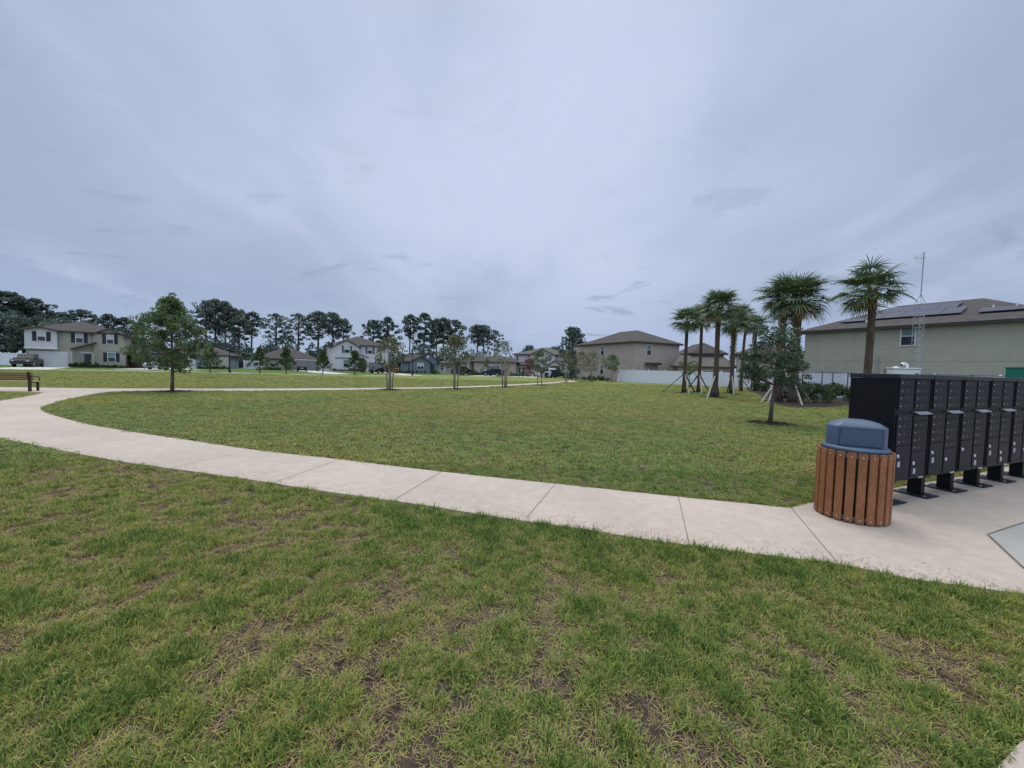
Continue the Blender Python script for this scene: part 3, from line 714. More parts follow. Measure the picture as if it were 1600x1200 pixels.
vinyl('vinyl_fence', 'long white vinyl fence running behind the braced palms', [(f0.x, f0.y), (f1.x, f1.y), (28.2, 42.5), (25.0, 33.0), (23.4, 30.2)])
vinyl('vinyl_fence', 'white vinyl fence behind the chain-link fence and the shrubs', [(23.5, 30.0), (25.5, 26.6), (30.5, 17.5)])
a = P(-60, 66); b_ = P(41, 61); vinyl('vinyl_fence', 'white fence beside the garage of the sage two-storey house', [(a.x, a.y), (b_.x, b_.y)], 2.0)
a = P(497, 84); b_ = P(520, 83); vinyl('vinyl_fence', 'short white fence between the taupe house and the white gabled house', [(a.x, a.y), (b_.x, b_.y)])
a = P(381, 82); b_ = P(412, 82); vinyl('vinyl_fence', 'short white fence right of the blue-grey house', [(a.x, a.y), (b_.x, b_.y)])
# chain-link
ca, cb_ = P(1247, 27.5), P(1640, 20.2)
root = thing('chain_link_fence', 'grey chain-link fence round the utility yard behind the mailboxes', 'fence', (ca.x, ca.y, gz(ca.y)))
A, B = Vector((0,0,0)), cb_-ca; L_ = (B-A).length; d = (B-A).normalized(); hh = 1.85
n = 8
for i in range(n+1):
    p = A.lerp(B, i/n); MB().tube([p, p+Vector((0,0,hh+.05))], .032, 8).build('post', 'postg', root)
p = A + d*.35*3; 
for q_ in (1.9, ):
    p = A+d*q_; MB().tube([p, p+Vector((0,0,hh+.05))], .032, 8).build('post', 'postg', root)
MB().tube([A+Vector((0,0,hh)), B+Vector((0,0,hh))], .024, 8).build('top_rail', 'postg', root)
MB().tube([A+Vector((0,0,.95)), A+d*1.9+Vector((0,0,.95))], .02, 8).build('gate_rail', 'postg', root)
wv, wf = [], []
st = .075; k = int(L_/st)
for i in range(k):
    for s_ in (1, -1):
        x0 = i*st; x1 = x0 + s_*hh; z0, z1 = .05, hh
        if x1 > L_: z1 = .05 + (L_-x0); x1 = L_
        if x1 < 0: z1 = .05 + x0; x1 = 0
        p, q = A+d*x0+Vector((0,0,z0)), A+d*x1+Vector((0,0,z1)); nn = (q-p).cross(Vector((-d.y,d.x,0))).normalized()*.0016
        o_ = len(wv); wv += [p-nn, p+nn, q+nn, q-nn]; wf.append((o_, o_+1, o_+2, o_+3))
MB().add(wv, wf).build('wire_mesh', 'galv', root)
# ------------------------------------------------------------------ tower, tank, generator
tp = P(1429, 24.0); root = thing('lattice_mast', 'tall thin lattice antenna mast in front of the solar panel house', 'antenna', tp, R(20))
H1, H2 = hz(1438, 475, 24.0), hz(1438, 460, 24.0); s_ = .27
leg = [(s_*math.cos(R(a)), s_*math.sin(R(a))) for a in (90, 210, 330)]
for x, y in leg: MB().tube([(x,y,0),(x,y,H1),(x*.08,y*.08,H2)], .016, 6).build('leg', 'galv', root)
b = MB(); n = 17
for i in range(n+1):
    z = H1*i/n
    for j in range(3):
        (x0,y0),(x1,y1) = leg[j], leg[(j+1) % 3]
        b.tube([(x0,y0,z),(x1,y1,z)], .007, 4, False)
        if i < n: b.tube([(x0,y0,z),(x1,y1,z+H1/n)], .007, 4, False)
b.build('lattice', 'galv', root)
HT = hz(1434, 393, 24.0)
MB().tube([(0,0,H2-.2),(0,0,HT)], .03, 8).build('mast', 'galv', root)
b = MB(); b.tube([(.1,0,HT-.38),(-1.0,0,HT-.50)], .013, 6)
for i, xx in enumerate((-.25, -.55, -.8, -1.0)): b.tube([(xx,0,HT-.75+.05*i),(xx,0,HT-.18-.03*i)], .008, 5)
b.tube([(.1,0,HT-.55),(.16,0,HT-.4),(.1,0,HT-.25)], .008, 5)
b.build('antenna', 'galv', root)
tp = P(1410, 22.0); root = thing('equipment_cabinet', 'white utility cabinet with a curved vent pipe beyond the mailboxes', 'cabinet', tp, R(-28))
b = MB().box(-.58, .58, -.45, .45, .12, hz(1420, 577, 22)); b.build('body', 'tank', root, bevel=.05)
zt = hz(1420, 577, 22)
MB().box(-.61, .61, -.49, .49, zt+.004, zt+.07).build('lid', 'tank', root, bevel=.02)
MB().lathe([(.16, zt+.07), (.15, zt+.11), (.08, zt+.14), (.01, zt+.15)], 16, (-.33, 0)).build('cap', 'tank', root, smooth=True)
b = MB(); b.tube([(.15,0,zt+.07),(.15,0,zt+.22),(.08,0,zt+.30),(-.04,-.03,zt+.31),(-.12,-.06,zt+.25)], [.07,.07,.07,.08,.10], 12, False); o = b.build('vent_pipe', 'tank', root, smooth=True)
b = MB(); b.tube([(-.11,-.056,zt+.258),(-.115,-.058,zt+.254)], .088, 12); b.build('mesh_opening', 'liner', o)
b = MB().box(.35,.52,-.47,-.452,zt-.3,zt-.22); b.build('name_plate', 'gdoorb', root)
b = MB(); b.tube([(-.78,0,0),(-.78,0,zt+.02)], .03, 8); b.build('conduit', 'postg', root)
MB().box(-.8, .8, -.5, .5, 0, .115).build('base', 'path2', root)
tp = P(1655, 19.5); root = thing('generator', 'teal green generator enclosure with a white emblem at the end of the mailbox row', 'generator', tp, R(-14))
zt = hz(1590, 573, 19.5); b = MB().box(-1.75, 1.75, -.55, .55, .25, zt-.06); b.build('body', 'green', root, bevel=.015)
MB().box(-1.78, 1.78, -.58, .58, zt-.056, zt).build('roof', 'greenl', root, bevel=.01)
MB().box(-1.7, 1.7, -.5, .5, 0, .24).build('base', 'path2', root)
# emblem: a flattened open C
b = MB(); cx, cz, w_, h_ = -1.615, zt-.25, .052, .062
b.box(cx-w_*.5, cx+w_, -.562, -.552, cz+h_-.035, cz+h_); b.box(cx-w_*.5, cx+w_, -.562, -.552, cz-h_, cz-h_+.035); b.box(cx-w_, cx-w_*.5-.002, -.562, -.552, cz-h_+.02, cz+h_-.02)
b.build('emblem', 'trim', root)
for i in range(5): MB().box(-.6+i*.4, -.3+i*.4, -.56, -.552, .5, zt-.6).build('louvre_panel', 'greenl', root)
# ------------------------------------------------------------------ mailboxes
U_ = Vector((.927, .372, 0)).normalized(); yaw = math.atan2(U_.y, U_.x); Dp, UW = .46, .768
M0 = Vector((4.44, 4.42, 0))          # front corner of the nearest unit
TOPZ, BOTZ = 1.585, .325
def mailbox(label, loc):
    root = thing('mailbox_unit', label, 'mailbox', loc, yaw, 'row of black cluster mailboxes')
    w = UW-.024
    MB().box(0, w, .012, Dp, BOTZ, TOPZ-.055).build('cabinet', 'black', root, bevel=.004)
    MB().box(-.006, w+.006, -.02, Dp+.01, TOPZ-.053, TOPZ).build('cap', 'blacktop', root, bevel=.008)
    # fixed fascia grid, blacker than the doors to paint in deep-gap shade
    b = MB(); t = .0075
    for x0, x1 in ((0, .034), (w/2-.022, w/2+.012), (w-.06, w)): b.box(x0, x1, t, .0115, BOTZ, TOPZ-.056)
    b.box(.034, w/2-.022, t+.001, .0113, BOTZ, BOTZ+.02); b.box(w/2+.012, w-.06, t+.001, .0113, BOTZ, BOTZ+.02); b.box(.034, w/2-.022, t+.001, .0113, 1.145, 1.175); b.box(w/2+.012, w-.06, t+.001, .0113, 1.10, 1.13)
    b.build('door_frame', 'black', root)
    def lock(o, x, z, r=.008):
        l = MB(); l.tube([(x, -.0065, z), (x, -.015, z)], r, 10); l.build('lock', 'steel', o)
    def dr(x0, x1, z0, z1, num=True):
        o = MB().box(x0+.001, x1-.001, -.006, .011, z0+.0012, z1-.0012).build('mail_door', 'blackdoor', root, bevel=.0015)
        lock(o, x0+.035, (z0+z1)/2)
        if num:
            q = MB(); q.tube([((x0+x1)/2+.0, -.0062, (z0+z1)/2+.003), ((x0+x1)/2, -.0078, (z0+z1)/2+.003)], .006, 8); q.build('number_tab', 'galv', o)
        return o
    cols = ((.034, w/2-.022), (w/2+.012, w-.06)); pt = .0905
    for ci, (x0, x1) in enumerate(cols):
        for i in range(4): dr(x0, x1, 1.528-pt*(i+1), 1.528-pt*i)
    x0, x1 = cols[0]
    for i in range(4): dr(x0, x1, 1.115-.092*(i+1), 1.115-.092*i)
    x0, x1 = cols[1]
    for i in range(4): dr(x0, x1, 1.03-.092*(i+1), 1.03-.092*i)
    # outgoing slot with its hood
    x0, x1 = cols[1]; b = MB(); b.box(x0, x1, -.005, .0074, 1.035, 1.098); b.build('outgoing_panel', 'blackdoor', root)
    b = MB(); b.add([(x0,-.055,1.118),(x1,-.055,1.118),(x1,-.003,1.142),(x0,-.003,1.142),(x0,-.055,1.112),(x1,-.055,1.112),(x1,-.003,1.134),(x0,-.003,1.134)],
                    [(0,1,2,3),(7,6,5,4),(0,4,5,1),(1,5,6,2),(3,7,4,0),(2,6,7,3)]); b.build('mail_slot_hood', 'galv', root)
    for ci, (x0, x1) in enumerate(cols):
        z1 = (.74, .655)[ci]
        o = MB().box(x0+.001, x1-.001, -.0065, .011, BOTZ+.024, z1).build('parcel_door', 'blackdoor', root, bevel=.002)
        zc = z1-.115-.02*ci; q = MB(); q.tube([(x0+.05, -.0068, zc), (x0+.05, -.014, zc)], .021, 20); q.build('parcel_lock', 'tank', o)
        q = MB(); q.tube([(x0+.05, -.0142, zc), (x0+.05, -.018, zc)], .009, 10); q.build('key_slot', 'steel', o)
        if (ci + lab[0]) % 3 != 2:
            q = MB().box(x0+.055, x0+.108, -.0080, -.0068, zc-.13, zc-.065); q.build('label', 'labely' if lab[0] == 1 and ci == 1 else 'label', o)
    q = MB().box(w-.16, w-.065, -.0085, .007, BOTZ+.002, BOTZ+.02); q.build('name_plate', 'label', root)
    c = w/2
    MB().box(c-.047, c+.047, Dp/2-.07, Dp/2+.07, .016, BOTZ-.002).build('pedestal', 'black', root, bevel=.004)
    MB().box(c-.15, c+.15, Dp/2-.175, Dp/2+.175, .004, .016).build('base_plate', 'blacktop', root, bevel=.002)
    for x, y in ((-.11, -.13), (.11, -.13), (-.11, .13), (.11, .13)):
        q = MB(); q.lathe([(.014, .0165), (.014, .026), (.006, .03)], 6, (c+x, Dp/2+y)); q.build('anchor_bolt', 'steel', root)
    return root
lab = [0]
orders = ['nearest black mailbox unit, directly behind the slatted litter bin', 'second black mailbox unit in the row from the litter bin, one yellow label',
          'third black mailbox unit in the row from the litter bin', 'fourth black mailbox unit in the row from the litter bin',
          'fifth black mailbox unit in the row from the litter bin', 'farthest visible black mailbox unit, just in front of the green generator']
for i in range(6):
    lab[0] = i; q = M0 + U_*UW*i; mailbox(orders[i], (q.x, q.y, gz(q.y)+.02))
# ------------------------------------------------------------------ litter bin
cp = G(1328.5, 808); root = thing('litter_bin', 'round litter bin of brown slats with a blue-grey domed lid', 'litter bin', (cp.x, cp.y, gz(cp.y)+.02), R(-29))
ns, rr = 22, .312
b = MB()
for i in range(ns):
    a = 2*math.pi*(i+.5)/ns; ca_, sa = math.cos(a), math.sin(a); w2, t2 = .0345, .011; o_ = len(b.v)
    pr = []
    for (x, y) in ((rr-t2, -w2), (rr+t2-.004, -w2), (rr+t2, -w2+.006), (rr+t2, w2-.006), (rr+t2-.004, w2), (rr-t2, w2)): pr.append((x*ca_-y*sa, x*sa+y*ca_))
    b.cur = 0; b.prism(pr, .015, .745, 'z')
    b.cur = 1
    for z in (.05, .705):
        p = Vector(((rr+t2)*ca_, (rr+t2)*sa, z)); n_ = Vector((ca_, sa, 0)); b.tube([p-n_*.001, p+n_*.003], .0085, 8)
b.build('slat_panel', ['slat', 'steel'], root)
b = MB(); 
for z0, z1 in ((.03, .07), (.685, .725)): b.lathe([(rr-.013, z0), (rr-.013, z1)], 48, cap=False); b.lathe([(rr-.02, z1), (rr-.02, z0)], 48, cap=False)
b.build('steel_band', 'band', root)
MB().lathe([(.26, .02), (.285, .70), (.30, .735), (.27, .74), (.26, .70)], 40).build('liner', 'liner', root, smooth=True)
lid = MB(); 
lid.lathe([(.282, .742), (.289, .752), (.287, .772), (.274, .785), (.262, .79)], 56)
lo = lid.build('lid', 'lid', root, smooth=True); lo.data.polygons.foreach_set('use_smooth', [len(p.vertices) == 4 for p in lo.data.polygons])
dome = MB(); out = []
rd, cl = .256, .168
for k in range(72):
    a = 2*math.pi*k/72; x, y = rd*math.cos(a), rd*math.sin(a); y = max(-cl, min(cl, y)); out.append((x, y))
loops = [(1.0, .788), (1.0, .992), (.985, 1.002), (.90, 1.018), (.75, 1.045), (.5, 1.065), (.25, 1.075), (.05, 1.078)]
vs = [(x*s, y*s, z) for s, z in loops for x, y in out]; fs = []
for i in range(len(loops)-1):
    for k in range(72): a = i*72+k; c = i*72+(k+1) % 72; fs.append((a, c, c+72, a+72))
fs.append(tuple(range((len(loops)-1)*72, len(loops)*72)))
dome.add(vs, fs); do = dome.build('lid_dome', 'lid', lo)
bm = bmesh.new(); bm.from_mesh(do.data)
for f in bm.faces: f.smooth = f.calc_center_median().z > 1.0 or abs(abs(f.calc_center_median().y)-cl) > .004
bm.to_mesh(do.data); bm.free()
for sg in (-1, 1):
    q = MB(); y0, y1 = sorted((sg*(cl+.0005), sg*(cl+.0035)))
    q.prism([(-.176, .800), (.176, .800), (.171, .983), (-.171, .983)], y0, y1); q.build('flap_gap', 'liner', lo)
    y0, y1 = sorted((sg*(cl+.0035), sg*(cl+.011)))
    q = MB(); q.prism([(-.171, .805), (.171, .805), (.166, .978), (-.166, .978)], y0, y1); q.build('push_flap', 'lid', lo, bevel=.003)
# ------------------------------------------------------------------ bench
bp = G(12, 612.3); root = thing('park_bench', 'brown slatted park bench with black legs at the bend of the path', 'bench', (bp.x, bp.y, bp.z), R(24))
x0, x1 = -1.05, .80
for i in range(4):
    z = .50+.085*i; y = -.02-.02*i; MB().box(x0, x1, y-.02, y+.015, z, z+.07).build('back_slat', 'benchw', root, bevel=.006)
for i in range(4):
    MB().box(x0, x1, .06+.105*i, .155+.105*i, .43, .46).build('seat_slat', 'benchs', root, bevel=.006)
for x in (x0+.12, x1-.12):
    b = MB(); b.box(x-.04, x+.04, -.06, .02, 0, .50); b.prism([(-.06,.5),(.02,.5),(-.045,.86),(-.115,.86)], x-.04, x+.04, 'x'); b.box(x-.03, x+.04, .42, .48, 0, .425); b.box(x-.04, x+.04, .021, .42, .38, .425)
    b.build('leg', 'benchf', root)
    b = MB(); b.tube([(x+.06,-.08,.66),(x+.06,.15,.68),(x+.06,.38,.65),(x+.06,.47,.56),(x+.06,.46,.43)], .022, 8); b.build('arm_rest', 'benchf', root)
# ------------------------------------------------------------------ street lamps
def lamp(label, px, Y, ytop):
    p = P(px, Y); H = hz(px, ytop, Y); root = thing('street_lamp', label, 'street lamp', p, 0, 'black street lamps')
    MB().lathe([(.16, 0), (.16, .25), (.10, .4), (.085, .9), (.065, .95), (.055, H-.75), (.09, H-.72), (.09, H-.66)], 12).build('post', 'lamp', root)
    MB().lathe([(.10, H-.65), (.17, H-.5), (.19, H-.3), (.15, H-.16)], 14).build('globe', 'lens', root, smooth=True)
    MB().lathe([(.21, H-.158), (.16, H-.08), (.04, H-.03), (.015, H)], 14).build('lamp_cap', 'lamp', root)
lamp('black street lamp in front of the blue-grey house', 359, 52.5, 518)
lamp('black street lamp beside the slate bungalow', 644.5, 62, 530)
# ------------------------------------------------------------------ cars
def car(name, label, kind, paint, px, Y, heading, s=1.0, v=None):
    p = P(px, Y); root = thing(name, label, 'pickup truck' if kind == 'pickup' else 'car', p+Vector((0,0,.03)), R(heading), None, s)
    if kind == 'pickup':
        Lh, Wd, wb, wr = 2.85, .98, 1.8, .42
        low = [(-Lh,.55),(-Lh,1.18),(-.75,1.18),(-.75,1.22),(1.15,1.24),(1.3,1.22),(2.6,1.14),(Lh,.95),(Lh,.5),(2.5,.38),(-2.5,.42)]
        cab = [(-.85,1.2),(-.72,1.85),(-.3,1.93),(.55,1.92),(1.35,1.22)]
    elif kind == 'suv':
        Lh, Wd, wb, wr = 2.35, .94, 1.4, .37
        low = [(-Lh,.45),(-Lh,1.05),(-2.2,1.12),(1.1,1.12),(2.1,1.02),(Lh,.82),(Lh,.42),(2.1,.3),(-2.1,.33)]
        cab = [(-2.25,1.1),(-2.0,1.62),(-1.6,1.76),(.3,1.74),(1.2,1.1)]
    else:
        Lh, Wd, wb, wr = 2.2, .90, 1.33, .33
        low = [(-Lh,.42),(-Lh,.95),(-2.1,1.0),(1.0,.98),(1.95,.86),(Lh,.7),(Lh,.38),(2.0,.26),(-2.0,.28)]
        cab = [(-2.15,.98),(-1.75,1.38),(-1.0,1.47),(.1,1.45),(1.05,.98)]
    MB().prism(low, -Wd, Wd).build('body', paint, root, bevel=.05)
    cw = Wd-.16; b = MB(); b.prism(cab, -cw, cw); b.build('cabin', paint, root, bevel=.04)
    cx = sum(x for x, _ in cab)/len(cab); cz = sum(z for _, z in cab)/len(cab)
    sh = [(cx+(x-cx)*.86, cz+(z-cz)*.72+.01) for x, z in cab]
    for sg in (-1, 1): MB().prism(sh, sg*cw, sg*(cw+.012)).build('side_window', 'carglass', root)
    (xa, za), (xb, zb2) = cab[-1], cab[-2]
    def glass(x0, z0, x1, z1, nx_):
        q = MB(); e = .1; xm0, zm0 = x0+(x1-x0)*e, z0+(z1-z0)*e; xm1, zm1 = x0+(x1-x0)*(1-e), z0+(z1-z0)*(1-e)
        q.add([(xm0+nx_*.02,-cw+.1,zm0+.01),(xm0+nx_*.02,cw-.1,zm0+.01),(xm1+nx_*.02,cw-.14,zm1+.02),(xm1+nx_*.02,-cw+.14,zm1+.02),
               (xm0,-cw+.1,zm0),(xm0,cw-.1,zm0),(xm1,cw-.14,zm1),(xm1,-cw+.14,zm1)], [(0,1,2,3),(7,6,5,4),(0,4,5,1),(1,5,6,2),(2,6,7,3),(3,7,4,0)]); return q
    glass(xa, za, xb, zb2, 1).build('windscreen', 'carglass', root); glass(cab[0][0], cab[0][1], cab[1][0], cab[1][1], -1).build('rear_window', 'carglass', root)
    for sx in (-1, 1):
        for sy in (-1, 1):
            x, y = sx*wb, sy*(Wd-.11)
            t = MB(); t.tube([(x, y-.12, wr), (x, y+.13, wr)], wr, 20); w_ = t.build('wheel', 'tyre', root, bevel=.03)
            t = MB(); yy = sy*(Wd+.022); t.tube([(x, yy-.01, wr), (x, yy+.012, wr)], wr*.62, 14); t.build('rim', 'rim', w_)
    for sy in (-1, 1):
        MB().box(Lh-.12, Lh+.015, sy*(Wd-.28)-.16, sy*(Wd-.28)+.16, low[-4][1]-.12, low[-4][1]-.0).build('headlight', 'lightl', root)
        MB().box(-Lh-.015, -Lh+.1, sy*(Wd-.14)-.1, sy*(Wd-.14)+.1, .78, 1.0).build('tail_light', 'tail', root)
        MB().box(.75, .95, sy*(Wd+.12)-.09, sy*(Wd+.12)+.09, cab[-1][1]-.02, cab[-1][1]+.13).build('wing_mirror', paint, root)
    MB().box(Lh-.02, Lh+.05, -Wd+.12, Wd-.12, .42, .58).build('bumper', 'chrome' if kind == 'pickup' else 'liner', root)
    MB().box(Lh-.05, Lh+.03, -.45, .45, .62, .85).build('grille', 'liner', root)
    q = MB().box(-Lh-.03, -Lh+.02, -.26, .26, .62, .74).build('number_plate', 'trim', root)
    if kind == 'pickup': MB().box(-Lh+.12, -.9, -Wd+.14, Wd-.14, 1.17, 1.186).build('cargo_bed', 'liner', root)
    return root
car('pickup_truck', 'black pickup truck on the driveway of the sage two-storey house', 'pickup', 'carblack', 44.5, 55, 306, .95)
car('parked_car', 'white SUV parked on the driveway behind the spreading tree', 'suv', 'carwhite', 255.5, 60.5, 268)
car('parked_car', 'black hatchback parked nose-in at the taupe house', 'hatch', 'carblack', 472, 72, 118, .92)
car('parked_car', 'dark car half hidden behind the three-stemmed bare tree', 'hatch', 'carblack', 594.5, 73, 245)
car('parked_car', 'red car seen between the stems of the pale tree', 'suv', 'carred', 614, 77, 115, .9)
car('parked_car', 'navy SUV parked at the low garage left of the brown-roofed house', 'suv', 'carnavy', 722, 75, 62)
car('parked_car', 'navy hatchback parked before the grey garage door of the brown-roofed house', 'hatch', 'carnavy', 772, 74, 150)
car('parked_car', 'silver hatchback parked against the white porch house wall', 'hatch', 'carwhite', 844, 79, 100)
car('parked_car', 'white SUV parked beside the black pickup at the white porch house', 'suv', 'carwhite', 856.5, 74.5, 110)
car('pickup_truck', 'black pickup truck parked at the small gabled porch', 'pickup', 'carblack', 872, 72.5, 160, .85)
# ------------------------------------------------------------------ palms
def palm_crown(seed, nf=32, rp=.86, ll=.95, droop=.8):
    rg = np.random.default_rng(seed); Q = []; T = []
    def add(p0, p1, w0, w1, side, t):
        Q.append([p0-side*w0, p0+side*w0, p1+side*w1, p1-side*w1]); T.append(t)
    for i in range(nf):
        az = i*2.399 + rg.uniform(-.25, .25); u_ = (i+.5)/nf
        el = math.radians(80 - 134*u_**1.05 + rg.uniform(-14, 14))
        d = np.array([math.cos(el)*math.cos(az), math.cos(el)*math.sin(az), math.sin(el)])
        side = np.array([-math.sin(az), math.cos(az), 0.]); upv = np.cross(d, side); upv = upv if upv[2] > 0 else -upv
        dead = u_ > .93 and rg.random() < .5
        L = rp*rg.uniform(.55, 1.2); p = np.zeros(3); pts = [p]
        for k in range(3):
            dd = d.copy(); dd[2] -= .12*k*droop; dd /= np.linalg.norm(dd); pts.append(pts[-1]+dd*L/3)
        for k in range(3): add(pts[k], pts[k+1], .022-.004*k, .018-.004*k, side, .75)
        hub = pts[-1]; dd = pts[-1]-pts[-2]; dd /= np.linalg.norm(dd)
        nl = 26
        for j in range(nl):
            a = math.radians(-128 + 256*j/(nl-1)); fold = .35*abs(math.sin(a))
            v = dd*math.cos(a) + side*math.sin(a) + upv*(fold-.1)
            v /= np.linalg.norm(v); ln = ll*rg.uniform(.75, 1.05)*(1-.28*abs(a)/2.3)
            nrm = np.cross(v, upv); nn = np.linalg.norm(nrm); sd = nrm/nn if nn > .05 else side
            sd = sd*.8 + upv*rg.uniform(-.5, .5); t = rg.uniform(.1, .8) if not dead else 1.0
            if rg.random() < .05: t = .98
            start = hub - dd*.12*math.cos(a)
            m1 = start + v*ln*.45 + np.array([0,0,-.02]); v2 = v.copy(); v2[2] -= rg.uniform(.25, .75)*droop; v2 /= np.linalg.norm(v2)
            m2 = m1 + v2*ln*.33; v3 = v2.copy(); v3[2] -= rg.uniform(.3, .9)*droop; v3 /= np.linalg.norm(v3)
            add(start, m1, .015, .027, sd, t); add(m1, m2, .027, .017, sd, t); add(m2, m2+v3*ln*.24, .017, .002, sd, t)
    return np.array(Q), np.array(T)
CROWNS = [palm_crown(s, nf) for s, nf in ((1, 44), (2, 38), (3, 50))]
crown_me = []
def crown_obj(k, root, z, sc, rz):
    if len(crown_me) <= k or crown_me[k] is None:
        while len(crown_me) <= k: crown_me.append(None)
        o = quads('crown', CROWNS[k][0], CROWNS[k][1], 'palm', root); crown_me[k] = o.data
    else:
        o = bpy.data.objects.new('crown', crown_me[k]); COL.objects.link(o); o.parent = root
    o.location = (0, 0, z); o.scale = (sc, sc, sc*.9); o.rotation_euler = (0, 0, rz)
def palm(label, pxb, Y, yc, k, sc, rad, boots, braces=(), dx=0, seed=0, pyb=None):
    p = G(pxb, pyb) if pyb else P(pxb, Y); Y = p.y
    rg = random.Random(seed); Hc = hz(pxb, yc, Y)
    root = thing('palm_tree', label, 'palm tree', p, 0, 'sabal palms planted by the utility yard')
    b = MB(); n = 14; pts = []; rr_ = []
    for i in range(n+1):
        t = i/n; pts.append((dx*t*t, .03*math.sin(t*5+seed), Hc*t*.99)); rr_.append(rad*(1.45-.45*min(1, t/.18) if t < .18 else 1.0-.10*t)*(1+rg.uniform(-.05, .05)))
    b.tube(pts, rr_, 14); b.build('trunk', 'palmbark', root, smooth=True)
    # leaf boots: criss-cross stubs on the upper trunk
    b = MB(); z0 = Hc*(1-boots); z = z0; i = 0
    while z < Hc-.05:
        for j in range(5):
            a = i*.62 + j*1.257 + rg.uniform(-.15, .15); t = z/Hc; c = Vector((dx*t*t, 0, z)); dr_ = Vector((math.cos(a), math.sin(a), 0)); sd = Vector((-dr_.y, dr_.x, 0))
            out_ = rg.uniform(.05, .16)*(1.6 if z > Hc*.88 else 1); hgt = rg.uniform(.16, .32); p0 = c + dr_*rad*.8; p1 = c + dr_*(rad+out_) + Vector((0,0,hgt)) + sd*rg.uniform(-.08, .08)
            w0, w1 = rad*.42, rad*.16; nn = dr_*.02
            b.add([p0-sd*w0, p0+sd*w0, p1+sd*w1, p1-sd*w1, p0-sd*w0+nn, p0+sd*w0+nn, p1+sd*w1+nn, p1-sd*w1+nn], [(0,3,2,1),(4,5,6,7),(0,1,5,4),(1,2,6,5),(2,3,7,6),(3,0,4,7)])
        z += .13; i += 1
    b.build('leaf_boots', 'boot', root)
    crown_obj(k, root, Hc, sc, rg.uniform(0, 6)); root.children[-1].location.x = dx
    if braces:
        hb = 1.4; t = MB(); t.lathe([(rad*1.06, hb-.10), (rad*1.12, hb-.09), (rad*1.12, hb+.08), (rad*1.06, hb+.09)], 10); t.build('burlap_collar', 'wood_dark', root)
    for (fx, fy, dark) in braces:
        f = G(fx, fy)-p; f.z = 0.0; dd = Vector((f.x, f.y, 0)); 
        if dd.length > 2.4: dd = dd.normalized()*1.9; f = Vector((dd.x, dd.y, 0))
        dd.normalize()
        MB().beam(dd*rad*1.1+Vector((0,0,1.42)), f, .085, .045).build('brace', 'wood_dark' if dark else 'wood', root)
    return root
palm('short leftmost palm of the braced group, slim trunk', 1068.5, 0, 501, 0, 1.0, .135, .10, [(1035, 613, 1), (1080, 617, 0), (1091, 613, 1)], seed=1, pyb=614)
palm('slim palm just behind the leftmost one, brown lower fronds', 1091.5, 0, 495, 1, 1.0, .13, .12, [(1072, 611, 1), (1099, 616, 0), (1115, 612, 1)], seed=2, pyb=613)
palm('tall clean-trunked palm third from the left with a pale prop', 1116.5, 0, 480, 2, 1.05, .16, .12, [(1091, 625, 0), (1148, 612, 1), (1106, 617, 1)], seed=3, pyb=621)
palm('palm with a shaggy booted trunk in the middle of the group', 1142, 0, 502, 0, 1.1, .15, .60, [(1157, 621, 0), (1128, 611, 1)], seed=4, pyb=615)
palm('slim palm right behind the booted one', 1153, 0, 496, 1, 1.08, .12, .12, [(1164, 619, 1), (1175, 613, 1)], dx=.25, seed=5, pyb=611)
palm('palm with olive crown between the booted palm and the big pair', 1174, 0, 508, 2, 1.12, .14, .35, [(1183, 612, 0), (1192, 608, 1)], dx=.1, seed=6, pyb=608)
palm('left palm of the big pair behind the small oak', 1216, 0, 467, 1, 1.15, .17, .55, [(1168, 633, 0), (1189, 629, 0)], seed=7, pyb=627.5)
palm('thick booted palm of the big pair, broadest crown', 1235, 0, 467, 2, 1.3, .185, .50, [(1285, 640, 0), (1268, 630, 0)], dx=.1, seed=8, pyb=629)
palm('palm standing apart behind the mailboxes with a smooth trunk', 1349, 17.6, 452, 0, 1.05, .15, .15, [(1320, 634, 1)], dx=.12, seed=9)
